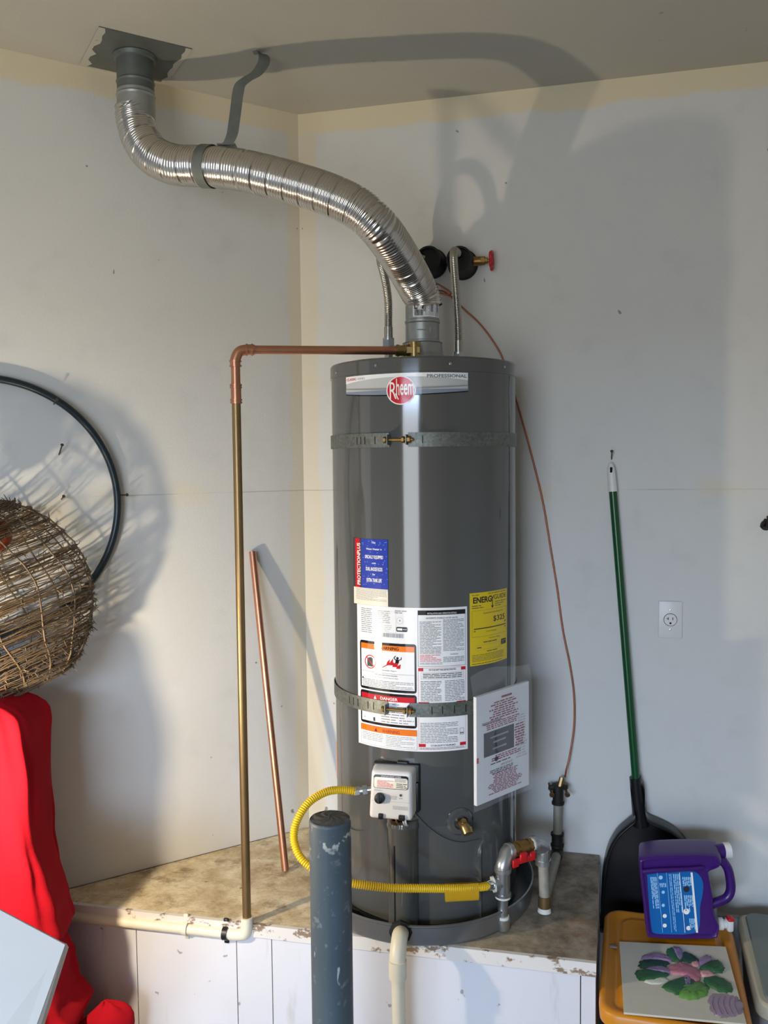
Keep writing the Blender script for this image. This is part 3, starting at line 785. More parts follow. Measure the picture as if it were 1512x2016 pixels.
P.greek(e0 + 0.006, e0 + 0.030, 1.3535, 1.3575, 1, 'darkgrey', 50, 0.4); P.greek(e0 + 0.06, e1 - 0.006, 1.3545, 1.3585, 1, 'darkgrey', 51, 0.4)
P.greek(e0 + 0.006, e0 + 0.062, 1.3185, 1.3295, 2, 'darkgrey', 52, 0.35); P.greek(ax + 0.010, e1 - 0.008, 1.3185, 1.3345, 3, 'darkgrey', 53, 0.3)
P.box(e0 + 0.007, 1.244, e1 - 0.006, 1.3135, 0.0005, 'darkgrey')
P.text('Estimated Yearly Energy Cost', em + 0.01, 1.3025, 0.005, 'darkgrey', 1, width=0.078)
P.text('$325', e1 - 0.014, 1.278, 0.0165, 'black', 1, width=0.052, align='r', bold=0.01); P.poly([(e1 - 0.015, 1.2765), (e1 - 0.009, 1.2765), (e1 - 0.012, 1.2700)], 'black')
P.line((e0 + 0.012, 1.2655), (e1 - 0.009, 1.2655), 0.0024, 'black'); P.greek(e0 + 0.012, e0 + 0.022, 1.257, 1.2615, 1, 'darkgrey', 54, 0.5); P.greek(e1 - 0.016, e1 - 0.010, 1.257, 1.2615, 1, 'darkgrey', 55, 0.5)
P.text('Cost Range', em, 1.2535, 0.0042, 'darkgrey', 1, width=0.04)
P.text('First Hour Rating', em + 0.012, 1.2345, 0.0045, 'darkgrey', 1, width=0.044); P.greek(em - 0.030, em + 0.040, 1.2255, 1.2305, 1, 'darkgrey', 56, 0.5)
P.box(e0 + 0.018, 1.2085, e1 - 0.036, 1.2215, 0.0004, 'midgrey'); P.greek(e0 + 0.022, e0 + 0.036, 1.212, 1.217, 1, 'darkgrey', 57, 0.5); P.rect(e1 - 0.032, 1.212, e1 - 0.008, 1.2265, 'black'); P.greek(e1 - 0.028, e1 - 0.013, 1.2145, 1.224, 2, 'yellow', 58, 0.25, 2)
P.greek(em - 0.018, em + 0.022, 1.2005, 1.2050, 1, 'darkgrey', 59, 0.45); P.greek(e0 + 0.006, e1 - 0.020, 1.1775, 1.1975, 5, 'darkgrey', 60, 0.3); P.greek(e0 + 0.006, e1 - 0.03, 1.1705, 1.1745, 1, 'darkgrey', 61, 0.4)
P.build('printing', en)
# small orange hazard patch at the left flank
m = MB(); sheet_on_tank(m, -88, -80, 0.80, 0.90, 0.0, 0.0004, n=3); m.build('orange_sticker', INK['orange'], wh)

# relief valve and cable on the lid
TV = at(816, 690, 2.385)
m = MB()
m.cyl((TV.x, TV.y, ZT - 0.006), (TV.x, TV.y, TV.z + 0.020), 0.0155, 16); m.cyl((TV.x, TV.y, TV.z + 0.016), (TV.x, TV.y, TV.z + 0.022), 0.0175, 16)
m.cyl((TV.x - 0.022, TV.y, TV.z), (TV.x + 0.014, TV.y, TV.z), 0.0165, 6, smooth=False)
rv = m.build('relief_valve', M['brass'], wh, 'brass relief valve')
m = MB(); m.tube([(TV.x - 0.02, TV.y - 0.004, TV.z + 0.024), (TV.x + 0.012, TV.y - 0.004, TV.z + 0.026)], 0.002, 6); m.build('lever', M['chrome'], rv)
m = MB(); m.tube(spline([(TV.x + 0.014, TV.y + 0.01, ZT + 0.006), (TV.x + 0.06, TV.y + 0.02, ZT + 0.006), (TV.x + 0.11, TV.y + 0.05, ZT + 0.002)], 6), 0.009, 12); m.build('cable_sleeve', M['rubber'], wh)
# pipe nipples on the lid
NLp, NRp = Vector((at(765, 690, 2.50).x, 2.50, ZT - 0.006)), Vector((at(903, 690, 2.50).x, 2.50, ZT - 0.006))
for q in (NLp, NRp):
    m = MB(); h = 0.062 if q is NLp else 0.022
    m.cyl(q, q + Z * h, 0.0125, 18); m.build('nipple', M['chrome'], wh)

# ------------------------------------------------------------------ strap bands round the tank
def seismic_strap(zc, gap0, gap1, label, slots_left, slots_right, drop=0.0):
    s = thing('tank_strap', (TX, TY, zc), label, 'strap', 'steel straps round the water heater')
    h = 0.037
    for t0, t1 in ((gap1, 180), (-180, gap0)):
        m = MB(); sheet_on_tank(m, t0, t1, zc - h / 2, zc + h / 2, 0.0022 if t0 < 0 else 0.0022, 0.0016, n=48)
        m.build('band', M['strap'], s)
    for t in slots_left + slots_right:
        m = MB(); sheet_on_tank(m, t - 0.25, t + 0.25, zc - 0.010, zc + 0.010, 0.0032, 0.0010, n=1); m.build('slot', M['shadow_hole'], s)
    def P_(t, r, z): a = rad(t); return Vector((TX + r * sin(a), TY - r * cos(a), z))
    # turned-up ears, bolt and nut
    for t, sg in ((gap0, 1), (gap1, -1)):
        m = MB(); p = P_(t, TR + 0.014, zc); a = rad(t)
        Me = frame(p, Vector((cos(a), sin(a), 0)), Vector((sin(a), -cos(a), 0)), Z)
        m.box((sg * 0.002, 0, 0), (0.0025, 0.026, 0.026), 0, Me); m.build('ear', M['strap'], s)
    a, b_ = P_(gap0 - 1.2, TR + 0.016, zc), P_(gap1 + 3.2, TR + 0.016, zc); d = (b_ - a).normalized()
    m = MB(); m.cyl(a, b_, 0.0042, 12); m.cyl(a - d * 0.005, a + d * 0.001, 0.0085, 6, smooth=False)
    c = P_(gap1 + 0.9, TR + 0.016, zc); m.cyl(c - d * 0.004, c + d * 0.004, 0.0090, 6, smooth=False)
    c = P_(gap1 - 2.2, TR + 0.016, zc); m.cyl(c - d * 0.003, c + d * 0.003, 0.0088, 6, smooth=False)
    m.build('bolt', M['old_brass'], s)
    return s
seismic_strap(1.764, -22.0, -11.2, 'galvanised steel strap round the top of the tank below the logo band', [-44, -41, -38, -31], [-3])
seismic_strap(1.060, -24.8, -11.8, 'galvanised steel strap round the tank across the white instruction label', [-54, -50, -46, -38, -34], [1, 7, 14, 21])

# ------------------------------------------------------------------ corrugated tubes
def corrugated(mb, pts, r, pitch, depth, seg=24, mi=0, crimp=0.0, crimp_pitch=0.05, per=4, r_end=None):
    P, L = resample(pts, pitch / per); rr = []
    n = len(P) - 1
    for i in range(n + 1):
        s_ = L * i / n
        q = r - depth / 2 + depth / 2 * cos(2 * PI * s_ / pitch)
        if crimp:
            d = abs((s_ / crimp_pitch) % 1 - 0.5) * crimp_pitch
            if d < 0.003: q += crimp * (1 - d / 0.003)
        if r_end and s_ > L - 0.03: q = min(q, r_end + (q - r_end) * (L - s_) / 0.03)
        rr.append(q)
    return mb.tube(P, rr, seg, mi, caps=False)

# ------------------------------------------------------------------ flue
VX, VY = -0.681, 2.478
flue = thing('flue_duct', (TX, TY, ZT), 'shiny flexible aluminium flue duct curving from tank top to ceiling plate', 'duct')
m = MB(); a = rad(30.6)
Mq = frame(Vector((VX, VY, CEIL)), Vector((cos(a), sin(a), 0)), Vector((-sin(a), cos(a), 0)), Z)
m.box((0, 0, -0.0012), (0.248, 0.244, 0.0024), 0, Mq); plate = m.build('ceiling_plate', M['dark_galv'], flue, 'dark sheet metal ceiling plate')
R = random.Random(3)
for side, x0, n_, w_ in ((-1, -0.124, 11, 0.030), (1, 0.124, 11, 0.020)):     # overpainted strips along two edges
    m = MB(); inner = [(x0 - side * (w_ * R.uniform(0.35, 1.0)), -0.122 + 0.244 * k / n_) for k in range(n_ + 1)]
    outer = [(x0 + side * 0.001, -0.122 + 0.244 * k / n_) for k in range(n_ + 1)]
    V = [(p[0], p[1], -0.0030) for p in inner + outer]; F = [(k, k + 1, n_ + 2 + k, n_ + 1 + k) for k in range(n_)]
    m.add(V, F, 0, False, Mq); m.build('paint_patch', M['ceiling'], plate)
m = MB(); Mv = Matrix.Translation((VX, VY, 0))
m.lathe([(0.060, CEIL - 0.004), (0.057, CEIL - 0.014), (0.0505, CEIL - 0.016), (0.0505, CEIL - 0.070), (0.0530, CEIL - 0.074), (0.0505, CEIL - 0.079), (0.0505, CEIL - 0.110)], Mv, 40)
m.build('ceiling_stub', M['dark_galv'], flue)
m = MB(); m.lathe([(0.0512, CEIL - 0.098), (0.0520, CEIL - 0.099), (0.0520, CEIL - 0.107), (0.0545, CEIL - 0.111), (0.0520, CEIL - 0.116), (0.0520, CEIL - 0.172), (0.0495, CEIL - 0.173)], Mv, 40)
m.build('upper_collar', M['galv'], flue)
dp = [(264, 214, 2.478), (267, 238, 2.476), (278, 274, 2.462), (302, 306, 2.438), (342, 324, 2.41), (385, 327, 2.385), (428, 329, 2.360), (480, 336, 2.33), (540, 350, 2.305), (600, 367, 2.285), (655, 386, 2.265),
      (705, 411, 2.252), (745, 447, 2.262), (777, 490, 2.325), (803, 533, 2.410), (821, 566, 2.462), (832, 590, 2.479), (836, 607, 2.481)]
duct_path = spline([at(*q) for q in dp], 10)
duct_path = [Vector((VX, VY, CEIL - 0.158))] + duct_path
m = MB(); corrugated(m, duct_path, 0.0535, 0.0078, 0.0022, 40, 0, -0.0045, 0.046, 5)
flex = m.build('flexible_duct', M['alu'], flue)
m = MB(); Mk = MT
m.lathe([(0.066, ZT - 0.006), (0.064, 2.002), (0.058, 2.012), (0.056, 2.040), (0.0575, 2.043)], Mk, 40)
m.lathe([(0.0478, 2.035), (0.0478, 2.096), (0.0500, 2.099), (0.0500, 2.105), (0.0478, 2.108), (0.0482, 2.168), (0.0470, 2.169)], Mk, 40)
m.lathe([(0.0495, 2.041), (0.0495, 2.048), (0.0478, 2.050)], Mk, 40)
low = m.build('lower_collar', M['galv'], flue)
m = MB(); m.lathe([(0.075, ZT - 0.003), (0.072, ZT + 0.006), (0.060, ZT + 0.006)], Mk, 40); m.build('gasket', M['rubber'], flue)
def collar_fn(u, v, lift):
    a = u / 0.0485; r = 0.0488 + lift; return Vector((TX + r * sin(a), TY - r * cos(a), v))
P = Print(collar_fn, 0.0003); w = 0.0485
P.rect(-0.62 * w, 2.111, 1.25 * w, 2.149, 'label', 1); P.rect(-0.52 * w, 2.132, 0.02 * w, 2.146, 'chip', 2); P.rect(-0.45 * w, 2.137, -0.06 * w, 2.141, 'white', 3)
R = random.Random(5); x = -0.5 * w
while x < 0: q = R.uniform(0.0005, 0.0013); P.rect(x, 2.114, x + q, 2.130, 'darkgrey', 2); x += q + R.uniform(0.0005, 0.001)
P.greek(0.1 * w, 1.15 * w, 2.114, 2.146, 8, 'grey', 71, 0.35, 2); P.build('sticker', low)
m = MB()
for u in (-0.12, 0.42):
    p = collar_fn(u * w, 2.075, 0); m.tube([p + Vector((-0.012 if u < 0 else 0, -0.001, 0.006 if u > 0 else 0)), p + Vector((0.012 if u < 0 else 0, -0.001, -0.006 if u > 0 else 0))], 0.0013, 6)
m.build('seam_clip', M['chrome'], low)

# hanger strap that carries the duct
hs = thing('duct_hanger_strap', tuple(at(515, 105, 2.45)), 'dark steel hanger strap from the ceiling looped round the flue duct', 'strap')
def ribbon(mb, pts, widths, th=0.0012, mi=0):
    n = len(pts)
    V = []
    for i, p in enumerate(pts):
        t = (pts[min(n - 1, i + 1)] - pts[max(0, i - 1)]).normalized(); wv = widths[i] if isinstance(widths, list) else widths
        wv = wv - t * wv.dot(t); nn = t.cross(wv).normalized() * th / 2; h = wv / 2
        V += [p - h - nn, p + h - nn, p + h + nn, p - h + nn]
    F = []
    for i in range(n - 1):
        a, b_ = 4 * i, 4 * i + 4
        for k in range(4): F.append((a + k, a + (k + 1) % 4, b_ + (k + 1) % 4, b_ + k))
    F += [(3, 2, 1, 0), (4 * n - 4, 4 * n - 3, 4 * n - 2, 4 * n - 1)]
    mb.add(V, F, mi, False); return mb
hp = [(498, 107, 2.462), (512, 104.5, 2.458), (520, 112, 2.448), (518, 126, 2.436), (505, 144, 2.420), (486, 156, 2.405), (473, 168, 2.397), (468, 186, 2.392), (465, 210, 2.388), (461, 240, 2.380), (457, 264, 2.374), (449, 280, 2.372), (438, 289, 2.371)]
hpts = [at(*q) for q in hp]
hpts[0].z = CEIL - 0.001; hpts[1].z = min(hpts[1].z, CEIL - 0.002)
m = MB(); sp = spline(hpts, 6); ws = []
for i in range(len(sp)):
    t = i / (len(sp) - 1); ws.append(Vector((0.030, 0.012 * (1 - t) , -0.014 * max(0, 0.5 - t))))
ribbon(m, sp, ws); m.build('strap_drop', M['hanger'], hs)
# the loop round the duct
def nearest(px):
    best = None
    for i, p in enumerate(duct_path):
        dd = p - O; d = abs(756 + FPX * dd.x / dd.y - px)
        if p.z < 2.70 and (best is None or d < best[0]): best = (d, i)
    return best[1]
k = nearest(425); t = (duct_path[k + 1] - duct_path[k - 1]).normalized()
m = MB(); m.lathe([(0.0545, -0.0155), (0.0560, -0.0155), (0.0560, 0.0155), (0.0545, 0.0155)], axis_frame(duct_path[k], t), 40)
m.build('strap_loop', M['hanger'], hs)
m = MB(); m.rbox(tuple(at(438, 290, 2.372) + Vector((0.012, 0, 0.004))), (0.05, 0.03, 0.004), 0.001); m.build('strap_tab', M['hanger'], hs)

# ------------------------------------------------------------------ water connectors, sleeves, shut-off valve
def connector(name, label, q, h0, pts, top_len):
    c = thing(name, tuple(q), label, 'hose', 'flexible steel water connectors')
    m = MB(); b0 = q + Z * h0
    m.cyl(b0, b0 + Z * 0.022, 0.0185, 6, smooth=False); m.cyl(b0 + Z * 0.022, b0 + Z * 0.028, 0.0165, 18)
    m.cyl(b0 - Z * 0.012, b0, 0.0150, 18); m.build('nut', M['chrome'], c)
    path = spline([b0 + Z * 0.024, b0 + Z * 0.055] + pts, 10)
    P_, L = resample(path, 0.002); 
    m = MB(); m.cyl(b0 + Z * 0.022, b0 + Z * 0.060, 0.0125, 18); m.build('cuff', M['steel_hose'], c)
    m = MB(); corrugated(m, spline([b0 + Z * 0.055] + pts, 10), 0.0122, 0.0052, 0.0030, 16); m.build('corrugated_hose', M['steel_hose'], c)
    return c
B1, B2 = on_right(852, 520), on_right(912, 522)
sl = at(748, 500, 2.58)
connector('water_connector', 'flexible steel water connector left of the flue, partly behind the duct', NLp, 0.062,
          [at(764, 590, 2.505), at(757, 545, 2.52), at(749, 512, 2.55), at(754, 496, 2.60), at(790, 500, 2.68), B1 + NR * 0.05 + Vector((-0.02, 0, 0.01))], 0)
connector('water_connector', 'flexible steel water connector right of the flue, going up into the black sleeve', NRp, 0.020,
          [at(902, 640, 2.505), at(899, 590, 2.515), at(895, 540, 2.53), at(893, 506, 2.55), at(894, 494, 2.585), at(900, 497, 2.63), B2 + NR * 0.04 + Vector((-0.01, 0, 0.02))], 0)
for b_, lab, ln in ((B1, 'black round pipe sleeve in the wall behind the flue duct', 0.075), (B2, 'black round pipe sleeve in the wall beside the red valve wheel', 0.085)):
    m = MB(); Mb = axis_frame(b_ + NR * 0.001, NR)
    m.lathe([(0.0475, 0), (0.0475, 0.006), (0.0420, 0.010), (0.0400, ln), (0.0340, ln + 0.001), (0.0330, ln - 0.015), (0, ln - 0.015)], Mb, 36)
    s_ = m.build('pipe_sleeve', M['rubber']); tag(s_, lab, 'pipe sleeve', 'black pipe sleeves')
sv = thing('shutoff_valve', tuple(B2), 'brass shut-off valve with a small red wheel on the wall', 'valve')
v0 = B2 + NR * 0.042; e1_ = DR
m = MB(); m.cyl(v0 + e1_ * 0.030, v0 + e1_ * 0.062, 0.014, 14); m.cyl(v0 + e1_ * 0.058, v0 + e1_ * 0.074, 0.0135, 6, smooth=False); m.cyl(v0 + e1_ * 0.070, v0 + e1_ * 0.098, 0.0050, 12); m.cyl(v0 + e1_ * 0.074, v0 + e1_ * 0.082, 0.0095, 6, smooth=False)
m.build('valve_body', M['old_brass'], sv)
m = MB(); Mw = axis_frame(v0 + e1_ * 0.094, e1_)
ringp = [Mw @ Vector(((0.0245 + 0.0035 * cos(5 * a)) * cos(a), (0.0245 + 0.0035 * cos(5 * a)) * sin(a), 0)) for a in [2 * PI * k / 40 for k in range(40)]]
m.tube(ringp, 0.0052, 8, closed=True); m.lathe([(0.0, 0.004), (0.008, 0.004), (0.008, -0.004), (0, -0.004)], Mw, 16)
for k in range(5):
    a = 2 * PI * k / 5; m.tube([Mw @ Vector((0.005 * cos(a), 0.005 * sin(a), 0)), Mw @ Vector((0.024 * cos(a), 0.024 * sin(a), 0))], 0.0042, 8)
m.build('wheel', M['red_plastic'], sv)

# ------------------------------------------------------------------ bonding wire on the right wall
GBx = on_right(1104, 1545, 0.045)
wpts = [on_right(853, 556, 0.03), on_right(868, 563, 0.05), on_right(888, 577, 0.06), on_right(880, 580, 0.06), on_right(866, 577, 0.05), on_right(858, 573, 0.04), on_right(874, 574, 0.012), on_right(895, 590, 0.008), on_right(915, 610, 0.006), on_right(945, 638, 0.006), on_right(975, 678, 0.006), on_right(993, 715, 0.006), on_right(1020, 800, 0.006), on_right(1045, 890, 0.006), on_right(1068, 985, 0.006),
        on_right(1084, 1080, 0.006), on_right(1097, 1160, 0.006), on_right(1108, 1240, 0.006), on_right(1122, 1310, 0.008), on_right(1130, 1370, 0.010), on_right(1130, 1430, 0.014), on_right(1121, 1490, 0.025), on_right(1115, 1515, 0.036), at(1104, 1548, 2.640) + Vector((0.013, -0.004, 0.032))]
m = MB(); P_, _ = resample(spline(wpts, 8), 0.006); m.tube(P_, 0.0030, 8)
o = m.build('copper_wire', M['copper_wire']); tag(o, 'thin bare copper wire running down the right wall to the gas pipe clamp', 'wire')

# ------------------------------------------------------------------ gas pipe
gp = thing('gas_pipe', (0.44, 2.33, BENCH), 'threaded gas pipe run with red-handled brass valve beside the tank', 'gas pipe')
A0 = Vector((0.432, 2.320, BENCH)); Atop = at(1069, 1676, 2.320)
B0 = Vector((0.532, 2.640, BENCH + 0.020)); Btop = at(1104, 1548, 2.640); Btop.x = B0.x + 0.002
def pipe(mb, a, b, r=0.0135, mi=0): mb.cyl(a, b, r, 18, mi)
def fitting(mb, a, b, r=0.0185, mi=0):                 # socket with rolled ends
    a, b = Vector(a), Vector(b); d = (b - a).normalized()
    mb.cyl(a, b, r, 20, mi); mb.cyl(a - d * 0.001, a + d * 0.006, r + 0.003, 20, mi); mb.cyl(b - d * 0.006, b + d * 0.001, r + 0.003, 20, mi)
m = MB(); pipe(m, B0 + Z * 0.030, Btop); m.build('riser', M['old_pipe'], gp)
m = MB(); fitting(m, Btop - Z * 0.055, Btop + Z * 0.004, 0.0165); m.build('end_cap', M['black_iron'], gp)
m = MB(); fitting(m, B0 + Z * 0.020, B0 + Z * 0.060, 0.0175); m.tube(spline([B0 + Z * 0.03, B0 + Z * 0.003, B0 + (A0 - B0).normalized() * 0.03 + Z * 0.0], 6), 0.018, 18); m.build('elbow', M['black_iron'], gp)
m = MB(); pipe(m, B0 + (A0 - B0).normalized() * 0.02, A0 + Z * 0.022 + Vector((0, 0.01, 0)), 0.0150); m.build('floor_run', M['old_pipe'], gp)
m = MB(); m.cyl(A0 + Z * 0.001, A0 + Z * 0.016, 0.019, 18, 1, 0.016); m.cyl(A0 + Z * 0.014, A0 + Z * 0.046, 0.0175, 18, 0); m.build('base_union', [M['copper_old'], M['tape']], gp)
m = MB(); pipe(m, A0 + Z * 0.04, Atop + Z * -0.02, 0.0145); m.build('standpipe', M['old_pipe'], gp)
V1 = at(1046, 1663, 2.290); V0 = at(1006, 1675, 2.255); E0 = at(988, 1700, 2.235)
dv_ = (V0 - V1).normalized()
m = MB(); m.tube(spline([Atop - Z * 0.030, Atop - Z * 0.005, Atop + dv_ * 0.004 + Z * 0.012, V1 - dv_ * 0.006], 6), 0.0195, 18); m.cyl(Atop - Z * 0.036, Atop - Z * 0.022, 0.0222, 18); m.cyl(V1 - dv_ * 0.014, V1 - dv_ * 0.002, 0.0225, 18); m.build('elbow', M['zinc'], gp)
for p_ in (V1, V0):
    m = MB(); m.cyl(p_ - dv_ * 0.004, p_ + dv_ * 0.004, 0.0185, 18); m.build('thread_tape', M['tape'], gp)
m = MB(); m.cyl(V1 + dv_ * 0.003, V0 - dv_ * 0.003, 0.0170, 20); m.cyl(V1.lerp(V0, 0.32), V1.lerp(V0, 0.68), 0.0205, 20); m.cyl(V1 + dv_ * 0.003, V1 + dv_ * 0.014, 0.0195, 8, smooth=False); m.cyl(V0 - dv_ * 0.014, V0 - dv_ * 0.003, 0.0195, 8, smooth=False)
vc = V1.lerp(V0, 0.5); m.cyl(vc, vc + Vector((0, -0.026, -0.008)), 0.009, 14); bv = m.build('ball_valve', M['old_brass'], gp)
m = MB(); hc = vc + Vector((0.004, -0.030, -0.014)); Mh = frame(hc, -dv_, Vector((0, -1, 0)), Z)
m.rbox((0, 0, -0.004), (0.074, 0.012, 0.016), 0.004, 0, Mh, 2); m.rbox((-0.004, 0.003, 0.006), (0.026, 0.016, 0.022), 0.005, 0, Mh, 2); m.rbox((0.028, 0, -0.001), (0.022, 0.013, 0.024), 0.005, 0, Mh, 2); m.rbox((-0.030, 0, -0.007), (0.022, 0.013, 0.022), 0.004, 0, Mh, 2)
m.build('handle', M['red_plastic'], bv, 'red valve handle')
TE = at(990, 1737, 2.230); E1 = Vector((TE.x, TE.y, E0.z))
m = MB(); m.tube(spline([V0 + dv_ * 0.001, V0 + dv_ * 0.012, V0.lerp(E1, 0.72) + Z * 0.004, E1 - Z * 0.004, E1 - Z * 0.016], 6), 0.0195, 18); m.cyl(V0 + dv_ * 0.001, V0 + dv_ * 0.011, 0.0225, 18); m.cyl(E1 - Z * 0.018, E1 - Z * 0.008, 0.0225, 18); m.build('elbow', M['zinc'], gp)
for p_, q_2 in ((TE + Z * 0.031, TE + Z * 0.040), (TE - Z * 0.041, TE - Z * 0.033), (TE + Vector((-0.029, -0.004, -0.004)), TE + Vector((-0.022, -0.003, -0.003)))):
    m = MB(); m.cyl(p_, q_2, 0.0205, 18); m.build('thread_tape', M['tape'], gp)
m = MB(); fitting(m, TE - Z * 0.034, TE + Z * 0.034, 0.0190); m.cyl(TE, TE + Vector((-0.024, -0.004, -0.003)), 0.0185, 18); m.build('tee', M['chrome'], gp)
CB = Vector((TE.x, TE.y, BENCH + 0.004))
m = MB(); pipe(m, TE - Z * 0.036, CB + Z * 0.026, 0.0132); m.build('drip_leg', M['chrome'], gp)
m = MB(); m.cyl(CB + Z * 0.028, CB + Z * 0.036, 0.0165, 18); m.build('thread_tape', M['tape'], gp)
m = MB(); m.cyl(CB, CB + Z * 0.020, 0.0175, 18, 0, 0.0185); m.cyl(CB + Z * 0.020, CB + Z * 0.029, 0.0195, 18); m.build('drip_cap', M['chrome'], gp)
gc_ = thing('ground_clamp', tuple(Btop), 'rusty bronze ground clamp on top of the short gas riser', 'clamp')
m = MB(); c = Btop - Z * 0.004
m.rbox(tuple(c + Vector((0, -0.006, 0.004))), (0.058, 0.012, 0.012), 0.003); m.rbox(tuple(c + Vector((0.0, 0.012, -0.006))), (0.056, 0.010, 0.012), 0.003)
m.build('jaw', M['black_iron'], gc_)
for sx in (-1, 1):
    m = MB(); p = c + Vector((sx * 0.024, 0, 0)); m.cyl(p + Vector((0, -0.026, -0.012)), p + Vector((0, 0.02, 0.006)), 0.0040, 10); m.cyl(p + Vector((0, -0.030, -0.014)), p + Vector((0, -0.024, -0.011)), 0.0078, 10); m.build('screw', M['copper_old'], gc_)
m = MB(); m.cyl(c + Vector((0.004, -0.008, 0.006)), c + Vector((0.012, -0.004, 0.034)), 0.0085, 8, smooth=False); m.build('wire_lug', M['copper_old'], gc_)

# ------------------------------------------------------------------ yellow gas hose
gh = thing('gas_hose', (-0.2, 2.15, BENCH), 'yellow corrugated gas hose looping from control box to pipe tee', 'hose')
H0 = Mg @ Vector((-0.060, 0.040, 0.0)); H0 = at(712, 1558, (Mg @ Vector((-0.05, 0.045, 0))).y)
hx = [at(702, 1558, 2.215), at(672, 1555, 2.205), at(640, 1560, 2.185), at(606, 1582, 2.155), at(583, 1620, 2.125), at(579, 1655, 2.105), at(592, 1688, 2.09), at(620, 1712, 2.08), at(660, 1731, 2.075), at(705, 1741, 2.080), at(770, 1748, 2.095), at(830, 1749, 2.115), at(890, 1749, 2.145), at(940, 1747, 2.185), at(962, 1744, 2.205)]
m = MB(); corrugated(m, spline(hx, 10), 0.0110, 0.0058, 0.0030, 16); m.build('corrugated_hose', M['yellow_hose'], gh)
m = MB(); a, b_ = hx[0], Mg @ Vector((-0.050, 0.045, 0.002)); d = (b_ - a).normalized()
m.cyl(a - d * 0.004, a + d * 0.010, 0.0125, 6, smooth=False); m.cyl(a + d * 0.010, a + d * 0.022, 0.0105, 16); m.cyl(a + d * 0.018, a + d * 0.030, 0.0135, 6, smooth=False); m.cyl(a + d * 0.028, b_, 0.0095, 16); m.build('end_fitting', M['chrome'], gh)
m = MB(); a, b_ = hx[-1], TE + Vector((-0.022, -0.004, -0.003)); d = (b_ - a).normalized()
m.cyl(a - d * 0.006, a + d * 0.008, 0.0125, 6, smooth=False); m.cyl(a + d * 0.006, b_ - d * 0.004, 0.0110, 16); m.cyl(a + d * 0.012, a + d * 0.022, 0.0142, 6, smooth=False); m.build('end_fitting', M['chrome'], gh)
m = MB(); ta, tb = at(876, 1750, 2.138), at(942, 1747, 2.186)      # wrapped vinyl tag hanging from the hose
def tagfn(u, v):
    p = ta.lerp(tb, u); a = 0.5 * PI + v * 1.93 * PI
    c = p + Vector((0, 0, -0.010))
    return c + Vector((0.0, -0.0135 * cos(a - PI) * -1 * (1.0 if sin(a) > 0 else 1.1), 0.0235 * sin(a)))
m.grid(tagfn, 6, 28); tg = m.build('tag', M['yellow_tag'], gh, 'yellow wrap-round tag')

P = Print(lambda u, v, l: tagfn(u, v) + Vector((0, -0.0006, 0)), 0.0002)
P.poly([(0.45, 0.27), (0.73, 0.27), (0.73, 0.33), (0.45, 0.33)], 'grey')
P.build('printing', tg)

# ------------------------------------------------------------------ copper discharge pipe with PVC foot
dcp = thing('discharge_pipe', (-0.42, 2.28, BENCH), 'copper relief pipe running from tank top down to white PVC at platform edge', 'pipe')
fy = lambda x: FL_.y + (x - FL_.x) * fd.y / fd.x                   # y of the platform front at x
VPx, VPy = -0.4185, fy(-0.4185) - 0.020
Etop = at(463, 690, VPy); VPx = Etop.x
bend = 0.030
cop0 = Vector((TV.x - 0.020, TV.y, TV.z)); e_ = Vector((VPx, VPy, Etop.z + 0.002)); dh = (cop0 - e_).normalized()
m = MB(); m.cyl(e_ + dh * 0.045, cop0 - dh * 0.022, 0.0113, 20); m.build('copper_run', M['copper'], dcp)
m = MB(); m.cyl(cop0 - dh * 0.034, cop0 - dh * 0.004, 0.0145, 18); m.cyl(cop0 - dh * 0.030, cop0 - dh * 0.024, 0.0165, 18); m.cyl(cop0 - dh * 0.012, cop0 - dh * 0.006, 0.0165, 18); m.build('brass_adapter', M['brass'], dcp)
m = MB(); m.tube(spline([e_ + dh * 0.050, e_ + dh * 0.030, e_ + dh * 0.010 - Z * 0.006, e_ - Z * 0.026, e_ - Z * 0.044], 6), 0.0138, 18)
for q, d in ((e_ + dh * 0.030, dh), (e_ + dh * 0.044, dh), (e_ - Z * 0.030, Z), (e_ - Z * 0.042, Z)): m.cyl(q - d * 0.002, q + d * 0.002, 0.0160, 18)
m.build('press_elbow', M['copper'], dcp)
m = MB(); m.cyl(e_ - Z * 0.04, e_ - Z * 0.10, 0.0120, 18); m.build('copper_stub', M['copper'], dcp)
m = MB(); m.cyl(e_ - Z * 0.088, e_ - Z * 0.140, 0.0135, 18)
for z in (0.092, 0.098, 0.130, 0.137): m.cyl(e_ - Z * (z - 0.002), e_ - Z * (z + 0.002), 0.0158, 18)
m.build('press_coupling', M['copper'], dcp)
PVz = at(463, 1842, VPy).z
m = MB(); m.cyl(e_ - Z * 0.13, Vector((VPx, VPy, PVz + 0.045)), 0.0116, 18); m.build('old_copper_drop', M['copper_old'], dcp)
pe = Vector((VPx, VPy, PVz)); m = MB()
m.tube(spline([pe + Z * 0.052, pe + Z * 0.030, pe + Z * 0.006 - fd * 0.006, pe - fd * 0.028, pe - fd * 0.050], 6), 0.0165, 20); m.build('pvc_elbow', M['pvc'], dcp)
m = MB(); m.cyl(pe - fd * 0.04, pe - fd * 0.60 - Z * 0.004, 0.0145, 20); m.build('pvc_run', M['pvc'], dcp)
